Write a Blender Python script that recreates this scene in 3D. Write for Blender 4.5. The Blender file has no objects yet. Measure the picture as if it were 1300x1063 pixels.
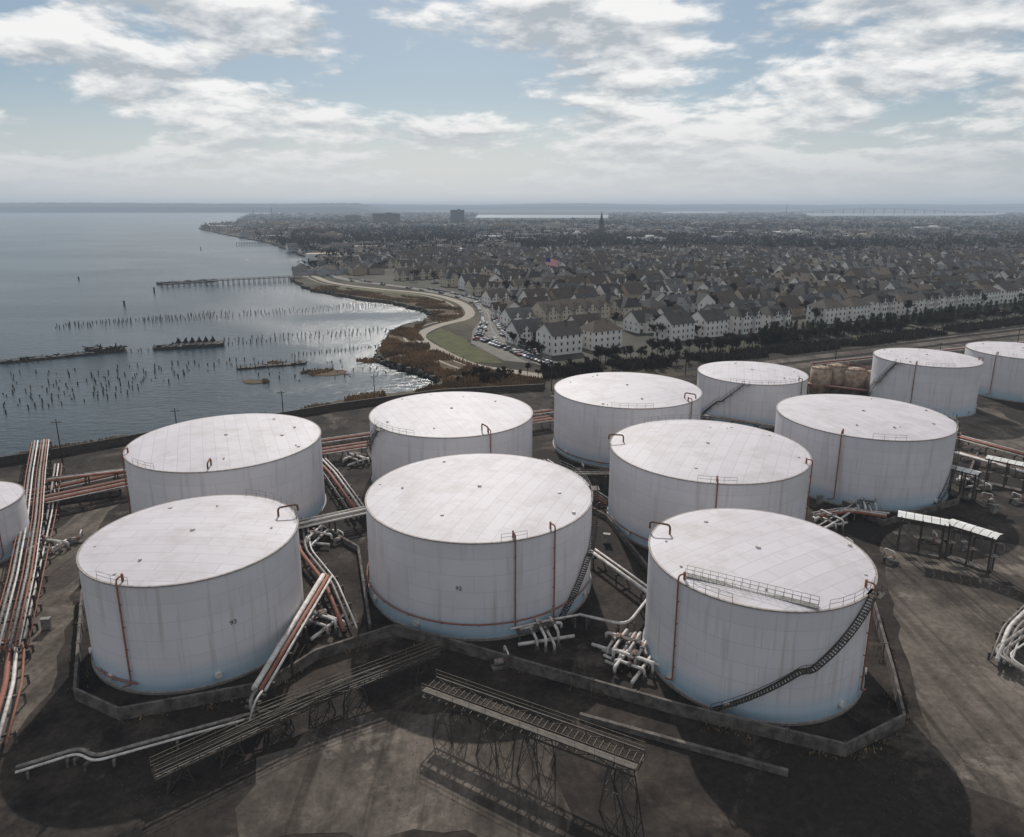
import bpy, math, random
from mathutils import Vector, geometry, noise as mnoise
random.seed(7)
R=random.random
def U(a,b): return a+(b-a)*random.random()
scene=bpy.context.scene
# ---------------- survey: drone height & tilt -> ground coordinates (metres)
H=58.0; F=900.0; CU,CV=650.0,487.0; TH=math.radians(14.0); S,C=math.sin(TH),math.cos(TH)
WL=-2.0
def G(u,v,z=0.0):
    dx=(u-CU)/F; dy=(CV-v)/F
    y=C+dy*S; dz=-S+dy*C
    t=(z-H)/dz
    return Vector((dx*t,y*t,z))
def P(x,y,z):
    d=z-H; dep=y*C-d*S; up=y*S+d*C
    return CU+F*x/dep, CV-F*up/dep, dep
def pip(x,y,poly):
    c=False;n=len(poly);j=n-1
    for i in range(n):
        xi,yi=poly[i][0],poly[i][1];xj,yj=poly[j][0],poly[j][1]
        if (yi>y)!=(yj>y) and x<(xj-xi)*(y-yi)/(yj-yi)+xi: c=not c
        j=i
    return c
# ---------------- materials
def nodes_of(m):
    m.use_nodes=True; nt=m.node_tree; return nt,nt.nodes,nt.links
def M(name,c1,c2=None,scale=1.0,rough=0.85,metal=0.0,bump=0.0,detail=5,lo=.38,hi=.62,c3=None,scale3=.1,stretch=None,c4=None,scale4=1.0,speck=0,tracks=None):
    m=bpy.data.materials.new(name); nt,N,L=nodes_of(m)
    b=N['Principled BSDF']; b.inputs['Roughness'].default_value=rough; b.inputs['Metallic'].default_value=metal
    b.inputs['Specular IOR Level'].default_value=.3 if rough<.9 else .12
    if c2 is None:
        c2=tuple(x*.75 for x in c1)
    tc=N.new('ShaderNodeTexCoord'); vec=tc.outputs['Object']
    if stretch:
        mp=N.new('ShaderNodeMapping'); mp.inputs['Scale'].default_value=stretch; L.new(vec,mp.inputs[0]); vec=mp.outputs[0]
    n=N.new('ShaderNodeTexNoise'); n.inputs['Scale'].default_value=scale; n.inputs['Detail'].default_value=detail; n.inputs['Roughness'].default_value=.62
    L.new(vec,n.inputs['Vector'])
    r=N.new('ShaderNodeValToRGB'); r.color_ramp.elements[0].position=lo; r.color_ramp.elements[1].position=hi
    r.color_ramp.elements[0].color=(*c1,1); r.color_ramp.elements[1].color=(*c2,1)
    L.new(n.outputs['Fac'],r.inputs[0]); out=r.outputs[0]
    for cc,ss,lo3,hi3 in ((c3,scale3,.47,.58),(c4,scale4,.56,.64)):
        if not cc: continue
        n3=N.new('ShaderNodeTexNoise'); n3.inputs['Scale'].default_value=ss; n3.inputs['Detail'].default_value=7; n3.inputs['Roughness'].default_value=.65; n3.inputs['Distortion'].default_value=.6; L.new(vec,n3.inputs['Vector'])
        mr=N.new('ShaderNodeMapRange'); mr.inputs[1].default_value=lo3; mr.inputs[2].default_value=hi3; L.new(n3.outputs['Fac'],mr.inputs[0])
        mx=N.new('ShaderNodeMix'); mx.data_type='RGBA'; L.new(mr.outputs[0],mx.inputs[0]); L.new(out,mx.inputs[6]); mx.inputs[7].default_value=(*cc,1); out=mx.outputs[2]
    if tracks:
        for rz,amt in tracks:
            mp=N.new('ShaderNodeMapping'); mp.inputs['Rotation'].default_value=(0,0,rz); mp.inputs['Scale'].default_value=(.5,.02,1); L.new(tc.outputs['Object'],mp.inputs[0])
            nn=N.new('ShaderNodeTexNoise'); nn.inputs['Scale'].default_value=1; nn.inputs['Detail'].default_value=5; nn.inputs['Distortion'].default_value=.4; L.new(mp.outputs[0],nn.inputs['Vector'])
            mr=N.new('ShaderNodeMapRange'); mr.inputs[1].default_value=.53; mr.inputs[2].default_value=.62; mr.inputs[4].default_value=amt; L.new(nn.outputs['Fac'],mr.inputs[0])
            mx=N.new('ShaderNodeMix'); mx.data_type='RGBA'; mx.blend_type='MULTIPLY'; L.new(mr.outputs[0],mx.inputs[0]); L.new(out,mx.inputs[6]); mx.inputs[7].default_value=(.35,.33,.32,1); out=mx.outputs[2]
    if speck:
        ns=N.new('ShaderNodeTexNoise'); ns.inputs['Scale'].default_value=1.2; ns.inputs['Detail'].default_value=7; ns.inputs['Roughness'].default_value=.75; L.new(tc.outputs['Object'],ns.inputs['Vector'])
        mr=N.new('ShaderNodeMapRange'); mr.inputs[1].default_value=.36; mr.inputs[2].default_value=.64; mr.inputs[3].default_value=1-speck; mr.inputs[4].default_value=1+speck; L.new(ns.outputs['Fac'],mr.inputs[0])
        vm=N.new('ShaderNodeVectorMath'); vm.operation='SCALE'; L.new(out,vm.inputs[0]); L.new(mr.outputs[0],vm.inputs['Scale']); out=vm.outputs[0]
    L.new(out,b.inputs['Base Color'])
    if bump:
        bp=N.new('ShaderNodeBump'); bp.inputs['Strength'].default_value=bump; bp.inputs['Distance'].default_value=.1
        L.new(n.outputs['Fac'],bp.inputs['Height']); L.new(bp.outputs[0],b.inputs['Normal'])
    return m
def math_n(N,L,op,a,b=None,clamp=False):
    n=N.new('ShaderNodeMath'); n.operation=op; n.use_clamp=clamp
    for i,x in enumerate((a,b)):
        if x is None: continue
        if isinstance(x,(int,float)): n.inputs[i].default_value=x
        else: L.new(x,n.inputs[i])
    return n.outputs[0]
def mixc(N,L,f,a,b,mode='MIX'):
    n=N.new('ShaderNodeMix'); n.data_type='RGBA'; n.blend_type=mode
    if isinstance(f,(int,float)): n.inputs[0].default_value=f
    else: L.new(f,n.inputs[0])
    for i,x in ((6,a),(7,b)):
        if isinstance(x,tuple): n.inputs[i].default_value=(*x,1)
        else: L.new(x,n.inputs[i])
    return n.outputs[2]
def tank_shell_mat():
    m=bpy.data.materials.new('tank_white_paint_sky_tint'); nt,N,L=nodes_of(m); b=N['Principled BSDF']
    b.inputs['Roughness'].default_value=.5; b.inputs['Specular IOR Level'].default_value=.35
    tc=N.new('ShaderNodeTexCoord'); sp=N.new('ShaderNodeSeparateXYZ'); L.new(tc.outputs['Object'],sp.inputs[0])
    ang=math_n(N,L,'MULTIPLY',math_n(N,L,'ARCTAN2',sp.outputs[1],sp.outputs[0]),16.0)
    cb=N.new('ShaderNodeCombineXYZ'); L.new(ang,cb.inputs[0]); L.new(sp.outputs[2],cb.inputs[1])
    br=N.new('ShaderNodeTexBrick'); L.new(cb.outputs[0],br.inputs[0])
    br.inputs['Scale'].default_value=1; br.inputs['Brick Width'].default_value=8.4; br.inputs['Row Height'].default_value=2.43; br.inputs['Mortar Size'].default_value=.045
    br.inputs['Color1'].default_value=(.63,.605,.63,1); br.inputs['Color2'].default_value=(.59,.567,.59,1); br.inputs['Mortar'].default_value=(.47,.45,.46,1); br.inputs['Mortar Smooth'].default_value=.6
    oi=N.new('ShaderNodeObjectInfo')
    cs=N.new('ShaderNodeCombineXYZ'); L.new(math_n(N,L,'MULTIPLY',ang,1.3),cs.inputs[0]); L.new(math_n(N,L,'MULTIPLY',sp.outputs[2],.07),cs.inputs[1]); L.new(math_n(N,L,'MULTIPLY',oi.outputs['Random'],50.0),cs.inputs[2])
    n=N.new('ShaderNodeTexNoise'); n.inputs['Scale'].default_value=1; n.inputs['Detail'].default_value=7; L.new(cs.outputs[0],n.inputs['Vector'])
    f=N.new('ShaderNodeMapRange'); f.inputs[1].default_value=.54; f.inputs[2].default_value=.85; L.new(n.outputs['Fac'],f.inputs[0])
    col=mixc(N,L,f.outputs[0],br.outputs[0],(.39,.34,.30))
    n2=N.new('ShaderNodeTexNoise'); n2.inputs['Scale'].default_value=.25; n2.inputs['Detail'].default_value=5; L.new(tc.outputs['Object'],n2.inputs['Vector'])
    f2=N.new('ShaderNodeMapRange'); f2.inputs[1].default_value=.4; f2.inputs[2].default_value=.75; f2.inputs[4].default_value=.45; L.new(n2.outputs['Fac'],f2.inputs[0])
    col=mixc(N,L,f2.outputs[0],col,(.50,.48,.49))
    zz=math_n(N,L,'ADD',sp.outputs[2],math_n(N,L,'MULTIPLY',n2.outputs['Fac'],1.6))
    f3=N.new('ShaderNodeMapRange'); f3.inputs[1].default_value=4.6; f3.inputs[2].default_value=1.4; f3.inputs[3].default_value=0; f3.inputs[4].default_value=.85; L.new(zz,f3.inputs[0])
    col=mixc(N,L,f3.outputs[0],col,(.27,.42,.53))  # bluish sky light painted into the shell colour, fading out above the base
    L.new(col,b.inputs['Base Color']); return m
def tank_roof_mat():
    m=bpy.data.materials.new('tank_roof_paint'); nt,N,L=nodes_of(m); b=N['Principled BSDF']
    b.inputs['Roughness'].default_value=.6; b.inputs['Specular IOR Level'].default_value=.25
    tc=N.new('ShaderNodeTexCoord'); oi=N.new('ShaderNodeObjectInfo')
    mp=N.new('ShaderNodeVectorRotate'); mp.rotation_type='Z_AXIS'; L.new(tc.outputs['Object'],mp.inputs['Vector']); L.new(math_n(N,L,'MULTIPLY',oi.outputs['Random'],3.0),mp.inputs['Angle'])
    br=N.new('ShaderNodeTexBrick'); L.new(mp.outputs[0],br.inputs[0])
    br.inputs['Scale'].default_value=1; br.inputs['Brick Width'].default_value=7.5; br.inputs['Row Height'].default_value=2.1; br.inputs['Mortar Size'].default_value=.05; br.inputs['Mortar Smooth'].default_value=.5
    br.inputs['Color1'].default_value=(.505,.475,.50,1); br.inputs['Color2'].default_value=(.465,.435,.46,1); br.inputs['Mortar'].default_value=(.35,.325,.33,1)
    n=N.new('ShaderNodeTexNoise'); n.noise_dimensions='4D'; L.new(math_n(N,L,'MULTIPLY',oi.outputs['Random'],50.0),n.inputs['W']); n.inputs['Scale'].default_value=.2; n.inputs['Detail'].default_value=9; n.inputs['Roughness'].default_value=.7; L.new(tc.outputs['Object'],n.inputs['Vector'])
    f=N.new('ShaderNodeMapRange'); f.inputs[1].default_value=.48; f.inputs[2].default_value=.72; f.inputs[4].default_value=.8; L.new(n.outputs['Fac'],f.inputs[0])
    col=mixc(N,L,f.outputs[0],br.outputs[0],(.35,.315,.305))
    L.new(col,b.inputs['Base Color']); return m
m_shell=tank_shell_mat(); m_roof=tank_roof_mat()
m_rust=M('rust_red_pipe_paint',(.20,.068,.047),(.25,.115,.08),2,.75)
m_wpipe=M('white_pipe_paint',(.56,.53,.51),(.30,.26,.23),1.0,.6,lo=.42,hi=.7)
m_gpipe=M('grey_pipe_paint',(.24,.22,.21),(.12,.10,.085),1.5,.6)
m_steel=M('dark_steel',(.035,.032,.03),(.07,.055,.043),1.5,.7)
m_lsteel=M('galvanised_steel',(.22,.21,.2),(.13,.12,.11),2,.6)
m_conc=M('weathered_concrete',(.15,.133,.12),(.07,.06,.054),.8,.9,bump=.3)
m_rim=M('rim_steel',(.3,.27,.26),(.2,.17,.15),2,.7)
m_txt=M('black_lettering',(.03,.03,.03))
m_yard=M('tank_yard_ground',(.015,.0125,.0115),(.050,.040,.033),.16,.95,bump=.5,detail=12,c3=(.025,.021,.019),scale3=.05,c4=(.078,.064,.053),scale4=.07,speck=.3)
m_dirt=M('dirt_asphalt_yard',(.080,.067,.056),(.128,.107,.09),.15,.93,bump=.4,detail=12,c3=(.052,.043,.037),scale3=.045,c4=(.155,.132,.112),scale4=.09,speck=.2,tracks=((.2,.5),(-.9,.4)))
m_land=M('winter_scrub_land',(.055,.045,.032),(.028,.025,.02),.03,1.0,detail=10,c3=(.09,.078,.055),scale3=.009)
m_town=M('town_ground',(.042,.039,.035),(.052,.053,.032),.05,.95,detail=8,c3=(.075,.067,.056),scale3=.02)
m_asph=M('asphalt',(.055,.052,.05),(.08,.075,.07),.3,.9)
m_road=M('pale_asphalt_road',(.16,.148,.132),(.12,.11,.1),.2,.9,speck=.1)
m_path=M('sand_colour_path',(.30,.265,.22),(.24,.21,.175),.3,.95)
m_grass=M('winter_grass',(.06,.064,.028),(.09,.083,.042),.2,1,detail=8,speck=.2)
m_marsh=M('marsh_soil',(.12,.085,.052),(.06,.045,.032),.12,1,detail=8)
m_reed=M('reed_straw',(.25,.165,.095),(.12,.082,.05),.06,1)
m_bark=M('bare_bark',(.055,.044,.037),(.038,.03,.027),.5,1)
m_twig=M('bare_twigs',(.065,.049,.039),(.04,.031,.026),.2,1)
m_ever=M('evergreen_needles',(.020,.028,.014),(.036,.04,.02),.6,1)
m_wood=M('wet_timber',(.022,.018,.016),(.04,.033,.028),2,.8)
m_white=M('white_paint',(.66,.66,.65),(.55,.53,.5),.5)
m_red=M('flag_red',(.6,.03,.04)); m_blue=M('flag_blue',(.03,.05,.25))
m_beige=M('beige_tank_paint',(.36,.28,.21),(.2,.13,.085),.6,.7)
m_brick=M('dark_brick',(.14,.075,.055),(.10,.06,.045),1)
m_stone=M('brown_stone',(.09,.07,.055),(.07,.055,.048),1)
m_glass=M('window_glass',(.03,.035,.045),(.05,.055,.065),.3,.15)
m_shing=[M('roof_shingle_%s'%n,c,None,.5,.85) for n,c in (('brown',(.085,.066,.054)),('grey',(.08,.077,.077)),('dark',(.05,.044,.042)))]
for m in m_shing: m.node_tree.nodes['Principled BSDF'].inputs['Specular IOR Level'].default_value=.2
m_wall=[M('siding_%s'%n,c,tuple(x*.88 for x in c),.1,.8) for n,c in (('white',(.64,.62,.59)),('cream',(.46,.40,.31)),('grey',(.28,.28,.29)),('tan',(.29,.22,.155)))]
m_balt=M('ballast',(.09,.078,.066),(.06,.052,.046),.5,1)
def carmat(n,c):
    m=M(n,c,c,1,.25); m.node_tree.nodes['Principled BSDF'].inputs['Specular IOR Level'].default_value=.6; return m
m_cars=[carmat('car_paint_'+n,c) for n,c in (('white',(.6,.6,.6)),('silver',(.3,.31,.32)),('black',(.02,.02,.022)),('blue',(.04,.07,.14)),('red',(.22,.03,.03)),('grey',(.1,.1,.11)))]
m_tyre=M('tyre_rubber',(.02,.02,.02))
# ---------------- mesh builder
class MB:
    def __init__(s): s.v=[];s.f=[];s.m=[];s.sm=[]
    def face(s,pts,m=0,sm=False):
        i=len(s.v); s.v+= [tuple(p) for p in pts]; s.f.append(tuple(range(i,i+len(pts)))); s.m.append(m); s.sm.append(sm)
    def box(s,cx,cy,cz,sx,sy,sz,rot=0,m=0):
        c,n=math.cos(rot),math.sin(rot); i=len(s.v)
        for dz in (-.5,.5):
            for dx,dy in ((-.5,-.5),(.5,-.5),(.5,.5),(-.5,.5)):
                x,y=dx*sx,dy*sy; s.v.append((cx+x*c-y*n,cy+x*n+y*c,cz+dz*sz))
        for q in ((0,3,2,1),(4,5,6,7),(0,1,5,4),(1,2,6,5),(2,3,7,6),(3,0,4,7)):
            s.f.append(tuple(i+k for k in q)); s.m.append(m); s.sm.append(False)
    def beam(s,a,b,w,h,m=0):
        a=Vector(a);b=Vector(b);d=(b-a)
        if d.length<1e-6:return
        d.normalize(); up=Vector((0,0,1)) if abs(d.z)<.95 else Vector((1,0,0))
        sd=d.cross(up).normalized(); u2=sd.cross(d); i=len(s.v)
        for p in (a,b):
            for x,y in ((-.5,-.5),(.5,-.5),(.5,.5),(-.5,.5)): s.v.append(tuple(p+sd*x*w+u2*y*h))
        for q in ((0,1,2,3),(7,6,5,4),(0,4,5,1),(1,5,6,2),(2,6,7,3),(3,7,4,0)):
            s.f.append(tuple(i+k for k in q)); s.m.append(m); s.sm.append(False)
    def tube(s,path,r,n=8,m=0,r1=None):
        path=[Vector(p) for p in path]; K=len(path); i0=len(s.v); pr=None
        for k,p in enumerate(path):
            t=(path[min(k+1,K-1)]-path[max(k-1,0)]).normalized()
            if pr is None:
                up=Vector((0,0,1)) if abs(t.z)<.9 else Vector((1,0,0)); a=t.cross(up).normalized()
            else:
                a=(pr-t*pr.dot(t)).normalized()
            pr=a; b=t.cross(a); rr=r if r1 is None else r+(r1-r)*k/(K-1)
            for j in range(n):
                an=2*math.pi*j/n; s.v.append(tuple(p+a*rr*math.cos(an)+b*rr*math.sin(an)))
        for k in range(K-1):
            for j in range(n):
                a=i0+k*n+j;b=i0+k*n+(j+1)%n
                s.f.append((a,b,b+n,a+n)); s.m.append(m); s.sm.append(True)
        s.f.append(tuple(i0+j for j in reversed(range(n)))); s.m.append(m); s.sm.append(False)
        s.f.append(tuple(i0+(K-1)*n+j for j in range(n))); s.m.append(m); s.sm.append(False)
    def build(s,name,mats,loc=(0,0,0),par=None,rot=0):
        me=bpy.data.meshes.new(name); me.from_pydata(s.v,[],s.f)
        for m in mats: me.materials.append(m)
        me.polygons.foreach_set('material_index',s.m); me.polygons.foreach_set('use_smooth',s.sm); me.update()
        return inst(name,me,loc,rot,par)
def inst(name,me,loc=(0,0,0),rot=0,par=None,sc=1):
    o=bpy.data.objects.new(name,me); scene.collection.objects.link(o); o.location=loc; o.rotation_euler=(0,0,rot)
    o.scale=(sc,sc,sc) if not isinstance(sc,tuple) else sc
    if par: o.parent=par
    return o
def rnd(path,rc=1.2):
    path=[Vector(p) for p in path]; out=[path[0]]
    for k in range(1,len(path)-1):
        a,b,c=path[k-1],path[k],path[k+1]
        d1=min(rc,(a-b).length*.45); d2=min(rc,(c-b).length*.45)
        p=b+(a-b).normalized()*d1; q=b+(c-b).normalized()*d2
        for t in (0,.25,.5,.75,1): out.append(p*(1-t)**2+b*2*t*(1-t)+q*t*t)
    out.append(path[-1]); return out
def catm(pts,n=6):
    pts=[Vector(p) for p in pts]; out=[]
    for i in range(len(pts)-1):
        p0=pts[max(i-1,0)];p1=pts[i];p2=pts[i+1];p3=pts[min(i+2,len(pts)-1)]
        for k in range(n):
            t=k/n; out.append(.5*((2*p1)+(p2-p0)*t+(2*p0-5*p1+4*p2-p3)*t*t+(3*p1-p0-3*p2+p3)*t**3))
    out.append(pts[-1]); return out
def offs(path,d):
    out=[];K=len(path)
    for k,p in enumerate(path):
        t=(path[min(k+1,K-1)]-path[max(k-1,0)]); t.z=0; t.normalize()
        out.append(p+Vector((t.y,-t.x,0))*d)
    return out
def ribbon(mb,path,w,z,m=0):
    a=offs(path,-w/2);b=offs(path,w/2)
    for k in range(len(path)-1):
        mb.face([(a[k].x,a[k].y,z),(b[k].x,b[k].y,z),(b[k+1].x,b[k+1].y,z),(a[k+1].x,a[k+1].y,z)],m)
def sheet(name,pts,z,mat,skirt=0):
    vs=[Vector((p[0],p[1],z)) for p in pts]; tr=geometry.tessellate_polygon([vs])
    me=bpy.data.meshes.new(name); f=[]
    for t in tr:
        a,b,c=[vs[i] for i in t]
        f.append(tuple(t) if (b-a).cross(c-a).z>0 else tuple(reversed(t)))
    v=[tuple(x) for x in vs]; n=len(v)
    if skirt:
        for i in range(n): v.append((v[i][0],v[i][1],z-skirt))
        for i in range(n): f.append((i,(i+1)%n,n+(i+1)%n,n+i))
    me.from_pydata(v,[],f); me.materials.append(mat); me.update()
    return inst(name,me)
# ---------------- land, water
shore=[(0,583),(60,571),(130,560),(200,549),(270,537),(330,529),(380,522),(430,508),(500,499),(545,492),(560,484),(548,474),(520,466),(490,458),(478,446),(486,432),(496,420),(515,411),(540,407),(549,399),(536,391),(510,385),(470,379),(430,373),(395,367),(378,358),(370,352),(385,346),(408,342),(412,336),(395,328),(372,318),(335,306),(290,298),(262,292),(252,290),(262,288),(300,283),(306,278),(318,273)]
def jitter_line(pts,amp):
    out=[]
    for i in range(len(pts)-1):
        a,b=pts[i],pts[i+1]; out.append(a); L=(b-a).length; n=min(8,max(2,int(L/12)))
        nn=Vector((-(b-a).y,(b-a).x,0)).normalized()
        for k in range(1,n): out.append(a.lerp(b,k/n)+nn*U(-amp,amp)*min(1,L/60))
    out.append(pts[-1]); return out
sw=jitter_line([G(u,v) for u,v in shore],4)
land_poly=[Vector((-900,-300,0)),Vector((-900,120,0)),Vector((-300,135,0))]+sw+[Vector((-1500,30000,0)),Vector((34000,30000,0)),Vector((34000,-300,0))]
sheet('ground',land_poly,0,m_land,skirt=4)
def water_mat():
    m=bpy.data.materials.new('bay_water'); nt,N,L=nodes_of(m); b=N['Principled BSDF']
    b.inputs['Base Color'].default_value=(.012,.026,.034,1); b.inputs['Roughness'].default_value=.2; b.inputs['IOR'].default_value=1.33
    tc=N.new('ShaderNodeTexCoord'); mp=N.new('ShaderNodeMapping'); mp.inputs['Scale'].default_value=(.45,.9,1); mp.inputs['Rotation'].default_value=(0,0,.3); L.new(tc.outputs['Object'],mp.inputs[0])
    n=N.new('ShaderNodeTexNoise'); n.inputs['Scale'].default_value=.45; n.inputs['Detail'].default_value=6; n.inputs['Roughness'].default_value=.6; L.new(mp.outputs[0],n.inputs['Vector'])
    n2=N.new('ShaderNodeTexNoise'); n2.inputs['Scale'].default_value=.009; n2.inputs['Detail'].default_value=6; n2.inputs['Distortion'].default_value=1; L.new(mp.outputs[0],n2.inputs['Vector'])
    r=N.new('ShaderNodeMapRange'); r.inputs[1].default_value=.4; r.inputs[2].default_value=.62; r.inputs[3].default_value=.35; r.inputs[4].default_value=1.0; L.new(n2.outputs['Fac'],r.inputs[0])
    bp=N.new('ShaderNodeBump'); bp.inputs['Distance'].default_value=1.1; L.new(r.outputs[0],bp.inputs['Strength']); L.new(n.outputs['Fac'],bp.inputs['Height']); L.new(bp.outputs[0],b.inputs['Normal'])
    return m
m_water=water_mat()
mb=MB(); mb.face([(-34000,-300,WL),(34000,-300,WL),(34000,34000,WL),(-34000,34000,WL)]); mb.build('water',[m_water])
mb=MB(); rivers=[]
for q in (((600,276.6),(775,276.8),(772,273.0),(608,272.8)),((1030,274.2),(1255,273.8),(1300,270.2),(1010,270.8)),((835,270.8),(925,270.6),(920,268.6),(850,268.7))):
    pl=[G(u,v,.4) for u,v in q]; mb.face(pl); rivers.append(pl)
mb.build('river',[m_water])
def hills(name,dist,x0,x1,h0,h1,seed,n=220,back=2500):
    mb=MB(); pts=[]
    for i in range(n+1):
        x=x0+(x1-x0)*i/n
        h=h0+(h1-h0)*(.5+.5*mnoise.noise(Vector((x*.0005,seed,0))))+ 6*mnoise.noise(Vector((x*.004,seed+3,0)))+5*R()
        h*=min(1,i/12,(n-i)/12) if name=='hills' else 1
        pts.append((x,max(h,4)))
    for i in range(n):
        (xa,ha),(xb,hb)=pts[i],pts[i+1]
        mb.face([(xa,dist-60,-3),(xb,dist-60,-3),(xb,dist,hb*.55),(xa,dist,ha*.55)])
        mb.face([(xa,dist,ha*.55),(xb,dist,hb*.55),(xb,dist+500,hb),(xa,dist+500,ha)])
        mb.face([(xa,dist+500,ha),(xb,dist+500,hb),(xb,dist+back,0),(xa,dist+back,0)])
    mb.build(name,[M(name+'_woods',(.025,.028,.024),(.04,.038,.032),.004,1)])
hills('hills',7800,-9500,-1300,75,115,1)
hills('hills',11500,-13000,14000,65,125,5)
# ---------------- yard sheets
yard=[G(0,590),G(70,578),G(200,556),G(330,537),G(430,520),G(560,500),G(640,497),G(900,474),G(1330,425)]+[Vector((420,60,0)),Vector((420,-60,0)),Vector((-400,-60,0)),Vector((-400,110,0))]
sheet('tank_yard_ground',yard,.02,m_yard)
def wob(pts,amp=1.0):
    pts=[Vector((p[0],p[1],0)) for p in pts]; out=[]
    for i in range(len(pts)):
        a,b=pts[i],pts[(i+1)%len(pts)]; n=max(1,min(14,int((b-a).length/3)))
        for k in range(n): out.append(a.lerp(b,k/n)+Vector((U(-amp,amp),U(-amp,amp),0)))
    return out
sheet('dirt_yard',wob([G(1118,690),G(1150,665),G(1330,700),Vector((160,60,0)),Vector((120,20,0)),G(1230,1000),G(1190,960),G(1165,900),G(1150,840)],.5),.04,m_dirt)
sheet('dirt_yard',wob([G(300,1063),G(330,965),G(400,925),G(500,905),G(600,915),G(700,940),G(720,1063)],1.0),.04,m_dirt)
sheet('dirt_yard',wob([G(-60,760),G(30,700),G(95,655),G(150,640),G(110,690),G(85,800),G(60,880),G(20,935),G(-60,990)],.7),.04,m_dirt)
sheet('dirt_yard',wob([G(1150,500),G(1260,520),G(1340,560),G(1340,600),G(1230,590),G(1215,540)],.8),.04,m_dirt)
sheet('rail_corridor_ground',wob([G(900,468),G(1000,452),G(1330,408),G(1330,430),G(1000,470),G(900,482)],1.5),.06,m_dirt)
# ---------------- tanks
def fit(L,Rr,vb,Ht):
    x,y,r=0,100.0,15.0
    for _ in range(60):
        us=[];vs=[]
        for k in range(90):
            a=2*math.pi*k/90; u,v,d=P(x+r*math.cos(a),y+r*math.sin(a),Ht); us.append(u);vs.append(v)
        d=P(x,y,Ht)[2]
        l2,r2,v2=min(us),max(us),max(vs)
        r*=(Rr-L)/(r2-l2); x+=((L+Rr)/2-(l2+r2)/2)*d/F; y+=(v2-vb)*d*d/(F*(H-Ht))*.7
    return x,y,r
D=math.radians
m_bare=M('rusted_bare_steel',(.10,.05,.03),(.17,.09,.05),2,.85)
def make_tank(x,y,r,h,stair=None,foam=(),vent=(),rail=(),num=None,ring=None,roofwalk=None):
    e=bpy.data.objects.new('oil_storage_tank',None); scene.collection.objects.link(e); e.location=(x,y,0)
    n=144; mb=MB()
    cs=[(math.cos(2*math.pi*k/n),math.sin(2*math.pi*k/n)) for k in range(n)]
    def band(r0,z0,r1,z1,m,sm=True):
        i=len(mb.v)
        for c,s_ in cs: mb.v.append((c*r0,s_*r0,z0))
        for c,s_ in cs: mb.v.append((c*r1,s_*r1,z1))
        for k in range(n):
            q=(k+1)%n; mb.f.append((i+k,i+q,i+n+q,i+n+k)); mb.m.append(m); mb.sm.append(sm)
    band(r+.25,0.0,r+.25,.35,2); band(r+.25,.35,r,.36,2); band(r,.36,r,h,0)
    band(r,h-.12,r+.12,h-.12,2);band(r+.12,h-.12,r+.12,h+.06,2);band(r+.12,h+.06,r-.15,h+.06,2)
    prev=(r-.15,h+.06)
    for t in (.8,.6,.4,.2,.02):
        nx=(r*t,h+.06+r*.05*(1-t*t)); band(prev[0],prev[1],nx[0],nx[1],1); prev=nx
    mb.f.append(tuple(range(len(mb.v)-n,len(mb.v)))); mb.m.append(1); mb.sm.append(False)
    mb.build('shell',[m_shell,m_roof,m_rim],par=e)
    det=MB()
    def pt(a,rr,z): return (rr*math.cos(D(a)),rr*math.sin(D(a)),z)
    for a0,a1 in rail:
        K=max(2,int(abs(a1-a0)*D(1)*r/1.6))
        for z in (.6,1.1): det.tube([pt(a0+(a1-a0)*k/K,r-.1,h+z) for k in range(K+1)],.03,4,2)
        for k in range(K+1): a=a0+(a1-a0)*k/K; det.tube([pt(a,r-.1,h),pt(a,r-.1,h+1.1)],.03,4,2)
    if stair:
        a0,a1=stair; K=64; w=.8
        mid=.45
        def za(k):
            t=k/K
            if t<mid: q=t/mid*.5
            elif t<mid+.07: q=.5
            else: q=.5+(t-mid-.07)/(1-mid-.07)*.5
            return h-(h-.3)*q
        for rr in (r+.12,r+.12+w):
            for z in ((0,.18),(1.05,.05),(.6,.04)):
                if rr<r+.5 and z[0]>0: continue
                path=[pt(a0+(a1-a0)*k/K,rr,za(k)+z[0]) for k in range(0,K+1,2)]
                for q in range(len(path)-1): det.beam(path[q],path[q+1],.05,z[1],1)
        for k in range(K+1):
            a=a0+(a1-a0)*k/K; p=Vector(pt(a,r+.12,za(k))); q=Vector(pt(a,r+.12+w,za(k))); det.beam(p,q,.24,.04,1)
            if k%4==0: det.beam(q,q+Vector((0,0,1.05)),.04,.04,1)
            if k%10==5: det.beam(q,Vector(pt(a,r,za(k)-.9)),.07,.07,1)
        sgn=1 if a1<a0 else -1
        p=pt(a0+sgn*2.5,r+.5,h); det.box(p[0],p[1],h+.02,1.8,1.8,.08,D(a0),1)
        for da in (0,5): q=pt(a0+sgn*da,r+1.0,h); det.beam(q,(q[0],q[1],h+1.1),.06,.06,1)
    for a,kind in foam:
        det.tube(rnd([pt(a,r-.5,h+.9),pt(a,r+.3,h+.9),pt(a,r+.3,1.2),pt(a+ (4 if kind else -4),r+.6,1.0)],.5),.11,6,0)
        det.tube([pt(a,r-.7,h-.1),pt(a,r-.7,h+1.1)],.16,6,0)
        for z in (3,6,9,12): det.beam(pt(a,r,z),pt(a,r+.35,z),.1,.1,0)
    for a in vent:
        det.tube(rnd([pt(a,r-2.4,h),pt(a,r-2.4,h+1.6),pt(a,r+.35,h+1.6),pt(a,r+.35,h+.6)],.5),.15,6,4)
    if ring:
        a0,a1,z=ring; K=40; det.tube([pt(a0+(a1-a0)*k/K,r+.35,z) for k in range(K+1)],.11,6,0)
        for k in range(0,K,4): det.beam(pt(a0+(a1-a0)*k/K,r,z-.2),pt(a0+(a1-a0)*k/K,r+.4,z-.2),.1,.1,0)
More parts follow.
